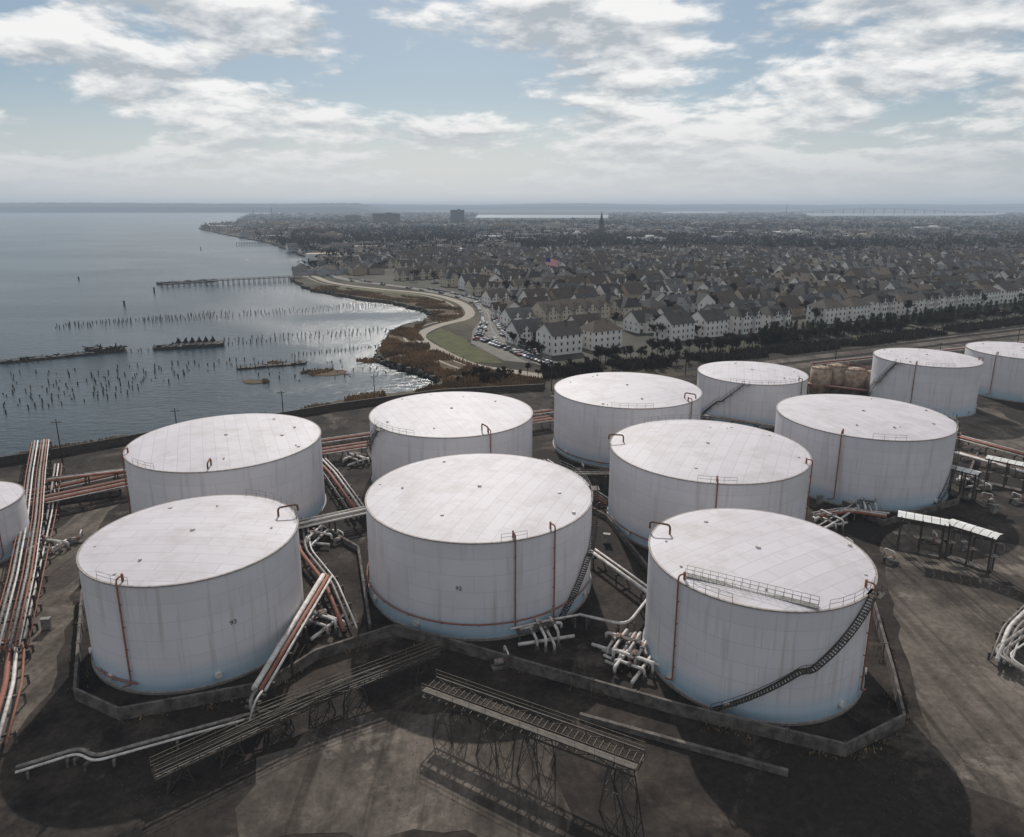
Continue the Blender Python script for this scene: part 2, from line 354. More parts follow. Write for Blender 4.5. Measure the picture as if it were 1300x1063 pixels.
    if roofwalk:
        a0,a1,q=roofwalk
        A=Vector(pt(a0,r*q,h+.35)); B=Vector(pt(a1,r*.97,h+.25)); K=16
        for sd in (-.45,.45):
            n2=(B-A).cross(Vector((0,0,1))).normalized()*sd
            for z in (.5,1.0): det.tube([A+n2+Vector((0,0,z)),B+n2+Vector((0,0,z))],.03,4,2)
            for k in range(K+1): p=A.lerp(B,k/K)+n2; det.tube([p,p+Vector((0,0,1.0))],.025,4,2)
        det.beam(A,B,.9,.06,2)
    rs=random.Random(int(x*10))
    for k in range(6):
        a=rs.uniform(0,360); q=rs.uniform(.6,.94)*r; z=h+.06+r*.05*(1-(q/r)**2); hh=rs.uniform(.1,.3)
        p=pt(a,q,z); det.tube([(p[0],p[1],z-.1),(p[0],p[1],z+hh)],rs.uniform(.12,.32),10,3)
    det.tube([(0,0,h+r*.05-.1),(0,0,h+r*.05+.3)],.32,10,3)
    for a in (-60,-118,-150,-25):
        det.tube([pt(a,r-.1,1.4),pt(a,r+.35,1.4)],.45,12,3)
    det.build('fittings',[m_rust,m_steel,m_lsteel,m_wpipe,m_bare],par=e)
    if num:
        cu=bpy.data.curves.new('tank_number','FONT'); cu.body=num[0]; cu.size=.9; cu.align_x='CENTER'; cu.extrude=.005
        cu.materials.append(m_txt); o=bpy.data.objects.new('tank_number',cu); scene.collection.objects.link(o)
        a=num[1]; o.location=pt(a,r+.05,h*.52); o.rotation_euler=(math.pi/2,0,D(a+90)); o.parent=e
    return e
TK={}
spec=dict(
 T1=((98,378,745,14.6),dict(foam=[(-103,0)],vent=[28],rail=[(-118,-98),(20,80)],num=('93',-50),ring=(-100,-130,1.6))),
 T2=((464,752,690,14.6),dict(foam=[(-72,1),(-52,1)],stair=(2,-50),rail=[(-12,40),(-78,-66)],num=('92',-97),ring=(-190,-20,2.6))),
 T3=((824,1113,777,14.6),dict(foam=[(-42,1),(-148,0)],vent=[155],stair=(-47,-125),rail=[(-75,-36),(-140,-120)],roofwalk=(-150,-80,.9))),
 T4=((157,407,600,14.6),dict(foam=[(-152,0)],vent=[-78],rail=[(-130,-110)],num=None)),
 T5=((469,676,556,14.6),dict(foam=[(-60,0)],vent=[-62],stair=(-140,-195),rail=[(-150,-110)])),
 T6=((704,891,519,14.6),dict(foam=[(-45,0)],vent=[-40],rail=[(-110,-80)],ring=(-170,-60,1.4))),
 T7=((775,1030,615,14.2),dict(foam=[(-100,0),(-30,0)],vent=[170],rail=[(-110,-90),(60,120)],ring=(-170,-60,1.8))),
 T8=((886,1026,489,12.0),dict(stair=(-115,-165),rail=[(-130,-60)],foam=[(-50,0)])),
 T9=((986,1216,560,14.6),dict(stair=(-10,-62),rail=[(-40,10),(-110,-90)],foam=[(-128,0)])),
 T10=((1109,1248,467,14.6),dict(stair=(-150,-200),rail=[(-120,-90)],foam=[(-130,0),(-20,0)])),
 T11=((1226,1375,458,13.5),dict(rail=[(-120,-90)],foam=[(-150,0)])),
)
for k,(f,kw) in spec.items():
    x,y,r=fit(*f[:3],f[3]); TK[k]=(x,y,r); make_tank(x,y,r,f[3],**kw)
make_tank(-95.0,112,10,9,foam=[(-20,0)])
for u,v,r,h,m in ((1040,498,3.2,8,m_beige),(1060,497,3.2,8.5,m_beige),(1082,500,3.6,8,m_beige),(1101,500,3,7,m_beige),(1121,506,2.6,6,m_white),(1150,515,3,4.5,m_white),(1170,520,3,4.5,m_white),(1140,508,2.4,5,m_wpipe)):
    p=G(u,v); mb=MB(); mb.tube([(0,0,0),(0,0,h)],r,28,0); mb.tube([(0,0,h),(0,0,h+.5)],r,28,0,r1=r*.4)
    mb.tube([(r+.1,0,0),(r+.1,0,h+1)],.1,5,1)
    for k in range(12):
        a=k*math.pi/6; mb.tube([(r*math.cos(a),r*math.sin(a),h),(r*math.cos(a),r*math.sin(a),h+1)],.05,4,1)
    mb.tube([(r*math.cos(k*math.pi/6),r*math.sin(k*math.pi/6),h+1) for k in range(13)],.05,4,1)
    mb.build('small_storage_tank',[m,m_rust],loc=p)
# ---------------- pipes
PM=[m_wpipe,m_rust,m_gpipe,m_steel,m_conc]
def rack(px,z,cols,gap=.75,r=.24,sup=6,name='pipe_rack',world=False,rc=2.0):
    base=[p if world else G(p[0],p[1],z) for p in px]
    mb=MB(); n=len(cols)
    for i,c in enumerate(cols):
        o=offs(base,(i-(n-1)/2)*gap+U(-.1,.1)); rr=r*(1+.35*((i*7)%3-1)); o=[p+Vector((0,0,rr)) for p in o]
        mb.tube(rnd(o,rc),rr,8,c)
    for a,b in zip(base,base[1:]):
        L=(b-a).length; k=max(1,int(L/sup)); d=(b-a).normalized(); nn=Vector((d.y,-d.x,0)).normalized()*(n*gap/2+.2)
        for q in range(k+1):
            p=a.lerp(b,(q+.3)/(k+.6)); mb.beam(p-nn-Vector((0,0,.15)),p+nn-Vector((0,0,.15)),.3,.28,3 if z>1.5 else 4)
            for s_ in (-1,1):
                t=p+nn*s_*.9; mb.beam((t.x,t.y,0),(t.x,t.y,z-.2),.22,.22,3 if z>1.5 else 4)
    return mb.build(name,PM)
rack([(52,560),(46,600),(40,660),(28,730),(5,825)],3.0,[0,1,2,1,0,2,1],gap=.58,r=.16)
rack([(74,590),(66,650),(46,740),(26,830)],1.2,[1,0,2],gap=.7,r=.15)
rack([(-40,655),(60,634),(160,613),(405,574),(470,564),(700,531)],2.4,[1,2,1,0,1,1,0],gap=.75,r=.19)
rack([(-40,640),(60,622),(160,600),(400,562),(470,552),(700,522)],1.0,[0,1,1,0],gap=1.0,r=.2)
rack([(60,610),(158,598)],3.4,[2,0,1],gap=1.2,r=.2)
rack([(404,583),(422,602),(456,650)],1.6,[0,0,1,2],gap=1.0,r=.22)
rack([(374,668),(466,648)],2.6,[0,2,0,2,0],gap=.8,r=.2)
rack([(380,640),(388,700),(420,740),(445,800)],1.4,[0,2,1],gap=.95,r=.22)
rack([(416,733),(330,878)],3.4,[0,1,0],gap=.6,r=.26,name='pipeline')
a=G(330,878,3.4)
rack([Vector((a.x,a.y,3.4)),Vector((a.x-.3,a.y-1.6,3.2)),Vector((a.x-.4,a.y-2.2,.8)),G(322,910,.8),G(120,966,.8),G(100,955,.8),G(20,980,.8)],.8,[0,2],world=True,gap=.7,r=.22,name='pipeline',rc=1)
rack([(752,700),(832,758)],1.8,[0,0],gap=1.0,r=.3,name='pipeline')
rack([(838,742),(796,796),(735,782)],1.5,[0],r=.32,name='pipeline')
rack([(735,782),(700,788),(648,800)],1.5,[0],r=.26,name='pipeline')
rack([(700,602),(775,600)],4.5,[3,2,2],gap=1.4,r=.2)
rack([(690,585),(712,600),(775,640)],1.6,[0,2,1],gap=1,r=.2)
rack([(-20,818),(22,820),(18,870),(-4,950)],1.5,[1,0,1],gap=.8,r=.24)
rack([(1330,790),(1268,832),(1330,870)],1.2,[0,2,2],gap=.8,r=.2)
rack([(1345,740),(1285,800),(1270,842)],1.2,[0,2,0,2],gap=.7,r=.2)
rack([(1035,655),(1075,648),(1125,655)],1.2,[0,0,1],gap=1,r=.2)
rack([(1010,690),(1060,660),(1090,640)],1.2,[0,0],gap=1.2,r=.2)
rack([(1215,555),(1345,590)],2,[0,1,1,0],gap=1.1,r=.2)
rack([(1215,575),(1345,612)],1.2,[1,0,0],gap=1.1,r=.2)
rack([(895,528),(1000,545)],1.6,[0,1,2],gap=1.0,r=.2)
rack([(1020,487),(1110,498)],2.5,[1,0,1],gap=1.2)
rack([(1180,540),(1220,552)],2.5,[1,0,1],gap=1.2)
rack([(1030,462),(1330,432)],1.5,[2,0,1,0],gap=1.4,sup=14)
rack([(700,505),(880,492)],1.2,[0,1,2],gap=1.2,sup=12)
def manifold(u,v,n,rot,sp=1.0):
    p=G(u,v); mb=MB()
    for i in range(n):
        x=(i-(n-1)/2)*sp; h=1.4+.6*(i%2)+U(-.1,.2); l=2.0+.7*(i%3)
        mb.tube(rnd([(x,-l,.5),(x,-l,h),(x,l,h),(x,l,.4),(x+.2,l+1.5,.4)],.55),.2,8,0)
        mb.tube([(x,-.25,h),(x,.25,h)],.33,10,2); mb.tube([(x,0,h),(x,0,h+.7)],.05,5,3); mb.tube([(x,0,h+.7),(x,0,h+.74)],.25,10,1)
        mb.box(x,-l,.2,.5,.5,.4,0,4)
    mb.tube([(-n*sp/2-2,-1.4,.8),(n*sp/2+2,-1.4,.8)],.24,8,0); mb.tube(rnd([(-n*sp/2-1,1.4,.5),(-n*sp/2-1,1.4,1.3),(n*sp/2+1,1.4,1.3),(n*sp/2+1,1.4,.5)],.5),.24,8,0)
    mb.box(0,0,2.3,n*sp*.7,.7,.05,0,3)
    mb.build('pipe_manifold',PM,loc=p,rot=rot)
manifold(690,812,4,.25); manifold(796,830,5,-.5); manifold(803,850,3,1.0); manifold(408,798,3,1.1); manifold(452,588,3,.9); manifold(1098,650,4,-.3); manifold(1052,668,2,.4); manifold(400,690,3,-.2)
manifold(655,528,2,0); manifold(60,700,3,1.4); manifold(1235,618,3,.2)
# ---------------- dike walls
def wall(name,px,h,t,mat,z0=0,world=False):
    b=[p if world else G(p[0],p[1]) for p in px]; mb=MB()
    A=offs(b,-t/2);B=offs(b,t/2)
    for k in range(len(b)-1):
        a0,a1,b0,b1=A[k],A[k+1],B[k],B[k+1]
        q=lambda p,z:(p.x,p.y,z)
        mb.face([q(a0,h),q(b0,h),q(b1,h),q(a1,h)]); mb.face([q(a0,z0),q(a1,z0),q(a1,h),q(a0,h)]); mb.face([q(b0,z0),q(b0,h),q(b1,h),q(b1,z0)])
        L=(b[k+1]-b[k]).length; d=(b[k+1]-b[k]).normalized(); n=int(L/5)
        for j in range(1,n):
            p=b[k].lerp(b[k+1],j/n); mb.box(p.x,p.y,(h+.06)/2,.3,t+.16,h+.06,math.atan2(d.y,d.x))
    for k in (0,-1):
        mb.face([(A[k].x,A[k].y,z0),(B[k].x,B[k].y,z0),(B[k].x,B[k].y,h),(A[k].x,A[k].y,h)])
    mb.build(name,[mat])
dike=[(106,760),(97,888),(153,914),(336,880),(402,838),(500,806),(550,818),(700,862),(862,908),(1072,960),(1146,922),(1132,862),(1108,775)]
wall('concrete_dike_wall',dike,1.6,.35,m_conc)
wall('concrete_dike_wall',[(736,912),(872,950),(1000,985)],.7,.45,m_conc)
wall('concrete_dike_wall',[(70,640),(155,628)],1.2,.4,m_conc)
wall('concrete_dike_wall',[(680,610),(770,660),(830,735)],1.0,.4,m_conc)
wall('concrete_dike_wall',[(1035,625),(1120,668),(1215,640),(1240,580)],1.2,.4,m_conc)
wall('concrete_dike_wall',[(400,668),(455,700),(470,800)],1.0,.4,m_conc)
wall('shore_barrier_wall',[(-20,594),(70,580),(200,556),(330,537),(430,520),(560,502),(690,495)],2.0,.3,m_steel)
# ---------------- conveyor + gantry
m_rail=M('weathered_handrail',(.16,.14,.11),(.10,.08,.06),2)
m_deck=M('conveyor_deck',(.12,.105,.09),(.07,.06,.05),1.5,.8)
def truss_bridge(name,A,B,w,h,belt=True,legs=(.2,.5,.8),spread=1.4):
    mb=MB(); d=(B-A); L=d.length; d.normalize(); n=Vector((d.y,-d.x,0)).normalized()*(w/2); K=int(L/2.0)
    for s_ in (-1,1):
        for z in (0,h): mb.beam(A+n*s_+Vector((0,0,z)),B+n*s_+Vector((0,0,z)),.14,.16,0)
        for k in range(K+1):
            p=A.lerp(B,k/K)+n*s_; mb.beam(p,p+Vector((0,0,h)),.07,.07,0)
            if k<K:
                q=A.lerp(B,(k+1)/K)+n*s_
                mb.beam(p,q+Vector((0,0,h)),.06,.06,0) if k%2 else mb.beam(p+Vector((0,0,h)),q,.06,.06,0)
    for k in range(K*2+1):
        p=A.lerp(B,k/(K*2)); mb.beam(p-n,p+n,.1,.1,0)
    if belt:
        o=n.normalized()*(-w*.16)
        mb.beam(A+o+Vector((0,0,.5)),B+o+Vector((0,0,.5)),w*.42,.1,1)
        for k in range(K*3+1):
            p=A.lerp(B,k/(K*3))+o; mb.beam(p-n*.45+Vector((0,0,.6)),p+n*.45+Vector((0,0,.6)),.08,.07,4)
        o=n.normalized()*(w*.33); mb.beam(A+o+Vector((0,0,.75)),B+o+Vector((0,0,.75)),w*.26,.06,5)
    else:
        mb.beam(A+Vector((0,0,.1)),B+Vector((0,0,.1)),w*.7,.05,5)
        for q,m in ((-.35,3),(-.1,0)): mb.tube([A+n*q*1.6+Vector((0,0,.3)),B+n*q*1.6+Vector((0,0,.3))],.13,8,m)
    for s_ in (-1,1):
        for z in (.5,1.0): mb.beam(A+n*s_+Vector((0,0,h+z)),B+n*s_+Vector((0,0,h+z)),.04,.04,4)
        for k in range(K+1): p=A.lerp(B,k/K)+n*s_+Vector((0,0,h)); mb.beam(p,p+Vector((0,0,1.0)),.04,.04,4)
    for t in legs:
        p=A.lerp(B,t); f=[]
        for s1 in (-1,1):
            for s2 in (-1,1):
                top=p+n*s1+d*.7*s2; bot=Vector((p.x,p.y,0))+n*s1*spread+d*1.3*s2; mb.beam(top,bot,.14,.14,0); f.append((top,bot))
        for i,j in ((0,1),(1,3),(3,2),(2,0)):
            mb.beam(f[i][0],f[j][1],.06,.06,0); mb.beam(f[j][0],f[i][1],.06,.06,0)
            mb.beam(f[i][0].lerp(f[i][1],.5),f[j][0].lerp(f[j][1],.5),.06,.06,0)
    mb.build(name,[m_steel,m_yard,m_lsteel,m_balt,m_rail,m_deck])
truss_bridge('conveyor_bridge',G(545,876,4.2),G(812,974,5.0),2.8,.8,True,(.12,.35,.55,.92))
truss_bridge('pipe_gantry',G(195,985,2.2),G(440,872,2.2),1.6,.6,False,(.1,.35,.6,.85),1.0)
truss_bridge('pipe_gantry',G(330,915,2.2),G(556,828,3.0),1.4,.6,False,(.1,.5,.9),1.0)
# ---------------- loading canopy
def canopy(u0,v0,u1,v1,z,w,name='loading_canopy'):
    A=G(u0,v0,z);B=G(u1,v1,z); d=(B-A).normalized(); n=Vector((d.y,-d.x,0))*w/2; L=(B-A).length; mb=MB()
    up=Vector((0,0,.35)); K=max(2,int(L/1.2))
    for k in range(K):
        a=A.lerp(B,k/K);b=A.lerp(B,(k+.93)/K); mb.face([a-n,b-n,b+up,a+up],0); mb.face([a+up,b+up,b+n,a+n],0)
    mb.beam(A-n-Vector((0,0,.1)),B-n-Vector((0,0,.1)),.15,.25,1); mb.beam(A+n-Vector((0,0,.1)),B+n-Vector((0,0,.1)),.15,.25,1)
    for k in range(3):
        p=A.lerp(B,(k+.2)/2.4)
        for s_ in (-.7,.7): q=p+n*s_; mb.beam(q,(q.x,q.y,0),.22,.22,1)
        mb.beam(p-n,p+n,.15,.2,1)
        mb.tube(rnd([(p.x,p.y,0),(p.x,p.y,z-1.2),(p.x+1.2,p.y-.6,z-1.2),(p.x+1.3,p.y-.7,z-3)],.4),.1,6,2)
        mb.beam((p.x-1,p.y,z*.45),(p.x+1,p.y,z*.45),1.2,.08,1)
    mb.box((A.x+B.x)/2,(A.y+B.y)/2,.2,L*.8,w*.5,.4,math.atan2(d.y,d.x),3)
    mb.build(name,[m_white,m_steel,m_gpipe,m_conc])
canopy(1140,652,1205,664,6.5,3.2); canopy(1205,662,1270,682,6.5,3.2); canopy(1205,592,1245,602,6,3); canopy(1253,580,1310,592,6,3)
def skid(u,v,rot):
    mb=MB(); mb.box(0,0,.15,2.6,1.4,.3,0,4); mb.tube([(-.9,0,.8),(.3,0,.8)],.4,12,2); mb.tube([(.4,0,.8),(.9,0,.8)],.28,10,1); mb.tube(rnd([(1.0,0,.8),(1.0,0,1.7),(1.0,1.8,1.7),(1.0,1.8,.3)],.3),.13,8,0); mb.box(-1.0,.45,.7,.4,.3,.9,0,3)
    mb.build('pump_skid',PM,loc=G(u,v),rot=rot)
for u,v,r_ in ((636,846,.3),(1240,575,.2),(1180,690,-.2),(1130,715,.5),(735,600,.1),(1290,640,.3),(95,690,.4),(430,690,.8),(1075,700,.2),(1258,640,.9)): skid(u,v,r_)
def cabinet(u,v,rot):
    mb=MB(); mb.box(0,0,.1,1.3,.8,.2,0,1); mb.box(0,0,1.0,1.1,.6,1.6,0,0); mb.box(0,0,1.84,1.25,.75,.08,0,0); mb.box(-.27,-.31,1.0,.5,.03,1.4,0,2); mb.box(.27,-.31,1.0,.5,.03,1.4,0,2)
    mb.build('control_cabinet',[m_lsteel,m_conc,m_gpipe],loc=G(u,v),rot=rot)
for u,v,r_ in ((1222,700,.3),(1262,652,.1),(770,690,-.3),(60,800,.2),(1040,640,.2)): cabinet(u,v,r_)
def pole(u,v,h,arm=True):
    mb=MB(); mb.tube([(0,0,0),(0,0,h)],.16,7,0,r1=.1)
    if arm: mb.beam((-1.1,0,h-.8),(1.1,0,h-.8),.12,.12,0); [mb.tube([(x,0,h-.75),(x,0,h-.45)],.07,5,1) for x in (-1,-.5,.5,1)]
    mb.build('utility_pole',[m_bark,m_lsteel],loc=G(u,v),rot=.3)
for u,v,h in ((80,590,11),(226,556,8),(360,530,8),(476,512,9),(1190,468,10),(1060,462,10),(960,470,10),(1290,446,11),(870,476,10),(700,496,9)): pole(u,v,h)
# ---------------- cars
def carmesh(m):
    mb=MB()
    prof=[(-2.2,.35),(-2.25,.8),(-2.1,.98),(-1.35,1.02),(-.8,1.45),(.55,1.46),(1.15,1.0),(2.05,.85),(2.25,.6),(2.2,.35)]
    def w(z): return .9 if z<1.03 else .7
    L=[(x,-w(z),z) for x,z in prof]; Rr=[(x,w(z),z) for x,z in prof]
    mb.face(L[:4]+[L[6]]+L[7:],0); mb.face(list(reversed(Rr[:4]+[Rr[6]]+Rr[7:])),0)
    mb.face([L[3],L[6],L[5],L[4]][::-1],1); mb.face([Rr[3],Rr[4],Rr[5],Rr[6]][::-1],1)
    for k in range(len(prof)-1):
        mb.face([L[k],Rr[k],Rr[k+1],L[k+1]][::-1],1 if k in (3,5) else 0)
    for x in (-1.4,1.4):
        for y in (-.85,.85): mb.tube([(x,y-.12,.33),(x,y+.12,.33)],.33,10,2)
    for y in (-.6,.6): mb.box(2.22,y,.65,.06,.35,.15,0,3)
    o=mb.build('tmp',[m,m_glass,m_tyre,m_white]); me=o.data; bpy.data.objects.remove(o); return me
CM=[carmesh(m) for m in m_cars]
def car(x,y,rot,z=.1): inst('parked_car',random.choices(CM,weights=(3,3,4,2,1,4))[0],(x,y,z),rot)
# ---------------- waterfront roads
def SP(l): return catm([G(u,v) for u,v in l])
roadp=SP([(720,470),(680,456),(650,440),(628,424),(622,410),(618,396),(600,382),(560,372),(500,363),(450,357),(425,351),(408,344),(420,337),(450,330),(500,322)])
pathp=SP([(700,480),(650,472),(600,464),(555,444),(533,427),(556,414),(590,405),(596,395),(580,383),(540,373),(470,366),(420,359),(396,350),(386,352)])
mb=MB(); ribbon(mb,roadp,9,.09,0)
for o in (-4.65,4.65):
    e=offs(roadp,o)
    for a,b in zip(e,e[1:]): mb.beam((a.x,a.y,.1),(b.x,b.y,.1),.3,.24,1)
for k in range(len(roadp)-1):
    a=roadp[k].lerp(roadp[k+1],.2); b=roadp[k].lerp(roadp[k+1],.6); mb.beam((a.x,a.y,.098),(b.x,b.y,.098),.18,.012,2)
mb.build('waterfront_road',[m_road,m_conc,m_white])
mb=MB(); ribbon(mb,pathp,5.5,.13,0); ribbon(mb,offs(pathp,-7),1.2,.06,0); mb.build('promenade_path',[m_path])
sheet('parking_lot',[G(700,464),G(640,458),G(598,436),G(600,420),G(612,405),G(648,408),G(655,432),G(700,444)],.05,m_road)
sheet('grass_lawn',wob([G(540,427),G(560,417),G(590,430),G(600,440),G(640,462),G(600,460),G(562,442)],.6),.07,m_grass)
sheet('grass_lawn',[G(598,402),G(606,398),G(590,384),G(555,375),G(548,375),G(585,386)],.07,m_grass)
sheet('grass_lawn',[G(440,362),G(540,373),G(560,376),G(540,378),G(470,372),G(420,364)],.05,m_grass)
sheet('town_ground',[G(705,465),G(1340,400),G(1340,310),G(900,305),G(480,315),G(430,340),G(455,355),G(560,368),G(612,380),G(632,400),G(640,415),G(660,440)],.03,m_town)
for px,n in (([(694,462),(612,432)],20),([(606,432),(616,408)],12),([(640,426),(690,448)],17),([(632,410),(650,432)],11)):
    a,b=G(*px[0]),G(*px[1]); rot=math.atan2((b-a).y,(b-a).x)+math.pi/2
    for k in range(n):
        if R()<.72: p=a.lerp(b,k/n); car(p.x,p.y,rot+U(-.04,.04)+(math.pi if R()<.4 else 0),.06)
for o in (-3.6,3.6):
    e=offs(roadp,o)
    for k in range(6,len(e)-1):
        for t in (0,.33,.66):
            if R()<.18: p=e[k].lerp(e[k+1],t); d=e[k+1]-e[k]; car(p.x,p.y,math.atan2(d.y,d.x),.1)
for u,v in ((648,424),(560,373),(520,366),(470,359)): car(*G(u,v)[:2],2.4)
# ---------------- houses
def windows(mb,x0,x1,y,nx,zs,sgn,axis,w=1.1,h=1.5,m=2):
    for z in zs:
        for i in range(nx):
            c=x0+(x1-x0)*(i+.5)/nx
            if axis=='x':
                for (W,Hh,Y,mm) in ((w+.3,h+.3,y+sgn*.015,3),(w,h,y+sgn*.03,m)):
                    q=[(c-W/2,Y,z-Hh/2),(c+W/2,Y,z-Hh/2),(c+W/2,Y,z+Hh/2),(c-W/2,Y,z+Hh/2)]; mb.face(q if sgn<0 else q[::-1],mm)
            else:
                for (W,Hh,Y,mm) in ((w+.3,h+.3,y+sgn*.015,3),(w,h,y+sgn*.03,m)):
                    q=[(Y,c-W/2,z-Hh/2),(Y,c+W/2,z-Hh/2),(Y,c+W/2,z+Hh/2),(Y,c-W/2,z+Hh/2)]; mb.face(q if sgn>0 else q[::-1],mm)
def gable(mb,x0,x1,y0,y1,z,rh,axis,mw,mr,ov=.5):
    if axis=='x':
        ym=(y0+y1)/2; s=rh/((y1-y0)/2)
        for ye,sg in ((y0,-1),(y1,1)):
            e=ye+sg*ov; ze=z-s*ov
            q=[(x0-ov,e,ze),(x1+ov,e,ze),(x1+ov,ym,z+rh),(x0-ov,ym,z+rh)]; mb.face(q if sg<0 else q[::-1],mr)
        mb.face([(x0,y1,z),(x0,y0,z),(x0,ym,z+rh-.05)],mw); mb.face([(x1,y0,z),(x1,y1,z),(x1,ym,z+rh-.05)],mw)
    else:
        xm=(x0+x1)/2; s=rh/((x1-x0)/2)
        for xe,sg in ((x0,-1),(x1,1)):
            e=xe+sg*ov; ze=z-s*ov
            q=[(e,y1+ov,ze),(e,y0-ov,ze),(xm,y0-ov,z+rh),(xm,y1+ov,z+rh)]; mb.face(q if sg<0 else q[::-1],mr)
        mb.face([(x0,y0,z),(x1,y0,z),(xm,y0,z+rh-.05)],mw); mb.face([(x1,y1,z),(x0,y1,z),(xm,y1,z+rh-.05)],mw)
def house(W,Dp,h,ncg,wm,rm,storeys=3,rh=3.2,hw_f=.3,hip=False):
    mb=MB(); mb.box(0,0,h/2,W,Dp,h,0,0)
    if hip:
        o=.5; x0,x1,y0,y1=-W/2-o,W/2+o,-Dp/2-o,Dp/2+o; i=Dp*.42; z=h-.15; A,B,Cc,Dd=(x0,y0,z),(x1,y0,z),(x1,y1,z),(x0,y1,z); E,Ff=(x0+i,0,h+rh),(x1-i,0,h+rh)
        mb.face([A,B,Ff,E],1); mb.face([Cc,Dd,E,Ff],1); mb.face([B,Cc,Ff],1); mb.face([Dd,A,E],1)
    else: gable(mb,-W/2,W/2,-Dp/2,Dp/2,h,rh,'x',0,1)
    cw=W/max(ncg,1)
    for k in range(ncg):
        c=-W/2+cw*(k+.5); hw=cw*hw_f
        for sg in (-1,1):
            y0=sg*Dp/2; y1=sg*(Dp/2+1.3); lo,hi=min(y0,y1),max(y0,y1)
            mb.box(c,(lo+hi)/2,h/2-.01,hw*2,1.3,h-.02,0,0)
            gable(mb,c-hw,c+hw,min(sg*(Dp/2+1.3),0),max(sg*(Dp/2+1.3),0),h,rh*.72,'y',0,1,.35)
            windows(mb,c-hw,c+hw,sg*(Dp/2+1.3),2,[1.8+2.7*s_ for s_ in range(storeys)]+[h+.6],sg,'x',.85,1.25)
            for q in (-1,1):
                a,b=c+q*hw,c+q*cw/2
                windows(mb,min(a,b),max(a,b),sg*Dp/2,1,[4.5,7.0][:storeys-1],sg,'x',.8,1.2)
                xx=(a+b)/2; qd=[(xx-.8,sg*(Dp/2+.02),0),(xx+.8,sg*(Dp/2+.02),0),(xx+.8,sg*(Dp/2+.02),2.2),(xx-.8,sg*(Dp/2+.02),2.2)]
                mb.face(qd if sg<0 else qd[::-1],4)
    if ncg==0:
        for sg in (-1,1): windows(mb,-W/2,W/2,sg*Dp/2,5,[1.8+2.7*s_ for s_ in range(storeys)],sg,'x',.85,1.25)
    for sg in (-1,1): windows(mb,-Dp/2,Dp/2,sg*W/2,3,[1.8+2.7*s_ for s_ in range(storeys)],sg,'y',.85,1.25)
    mb.box(W*.22,.6,h+rh,.8,.8,1.2,0,4)
    o=mb.build('tmp',[wm,rm,m_glass,m_wall[0],m_brick]); me=o.data; bpy.data.objects.remove(o); return me
FM=[house(15.5,12,8.3,0,m_wall[0],m_shing[0],3,3.8,hip=True),house(15.5,12,8.3,2,m_wall[0],m_shing[2],3,3.8,.22,hip=True),house(15,12,8.3,0,m_wall[0],m_shing[2],3,4.2)]
HM=[house(15,12,5.8,2,m_wall[0],m_shing[0],2,4.6),house(14,13,5.9,1,m_wall[0],m_shing[2],2,5.0,.26),house(14.5,12,5.8,2,m_wall[1],m_shing[0],2,4.6),house(13.5,12,6.0,1,m_wall[2],m_shing[1],2,4.8),house(13.5,12,5.8,0,m_wall[3],m_shing[0],2,5.0),house(14,12,6,2,m_wall[0],m_shing[1],2,4.6),house(14,12,6,1,m_wall[1],m_shing[2],2,4.8,hip=True),house(12,14,5.6,0,m_wall[3],m_shing[2],2,4.6,hip=True)]
RM=[house(44,14,8.2,5,m_wall[1],m_shing[0],3,4.8),house(44,14,8.2,5,m_wall[3],m_shing[2],3,4.8),house(36,14,8.2,4,m_wall[1],m_shing[2],3,4.8)]
town=[G(u,v) for u,v in ((700,458),(1400,378),(1400,330),(1150,327),(900,320),(700,322),(500,324),(445,340),(470,353),(560,366),(616,378),(640,398),(648,420),(664,436))]
A0=G(700,449); C0=G(1300,381)
phi=math.atan2((C0-A0).y,(C0-A0).x); ax=Vector((math.cos(phi),math.sin(phi),0)); bx=Vector((-math.sin(phi),math.cos(phi),0))
streets=MB(); row=0; off=2.0
tree_spots=[]
while off<760:
    side=row%2
    s_=-520.0+U(0,8)
    while s_<760:
        big = off>20 and s_<40+off*.1 and R()<.6 and row%2==0
        w=46 if big else (20 if row==0 else 16.5)
        wig=bx*(6*math.sin(s_*.012+row*.5)) if row>1 else Vector((0,0,0))
        p=A0+ax*(s_+w/2)+bx*off+wig
        ok=pip(p.x,p.y,town) and abs(P(p.x,p.y,0)[0]-650)<800
        if ok and (not big or (pip((p-ax*20).x,(p-ax*20).y,town) and pip((p+ax*20).x,(p+ax*20).y,town))):
            if R()<.95:
                if big: me=random.choice(RM)
                elif row==0: me=random.choice(FM)
                else: me=random.choices(HM,weights=(4,4,4,3,4,3,4,3))[0]
                inst('townhouse_row' if big else 'town_house',me,(p.x,p.y,0),phi+U(-.03,.03)+(math.pi/2 if (not big and row>0 and R()<.22) else 0),sc=(U(.9,1.02),U(.92,1.05),U(.88,1.1)))
            q=p+bx*(-16 if side==0 else 16)
            if side==1: streets.face([(k.x,k.y,.07) for k in (q-ax*w/2-bx*4,q+ax*w/2-bx*4,q+ax*w/2+bx*4,q-ax*w/2+bx*4)])
            if side==1 and p.length<620:
                for t in (-.3,0,.3):
                    if R()<.4: z=q+ax*w*t+bx*random.choice((-3,3)); car(z.x,z.y,phi+(math.pi if R()<.5 else 0),.08)
            if R()<.7: tree_spots.append(p+ax*w/2+bx*U(-12,12))
            if R()<.4: tree_spots.append(p+ax*U(-5,5)+bx*(11 if side==0 else -11))
        s_+=w+.5 if not big else w+4
        if R()<.08 and row>0: s_+=14
    off+= 34 if side==1 else 24
    row+=1
streets.build('town_streets',[m_asph])
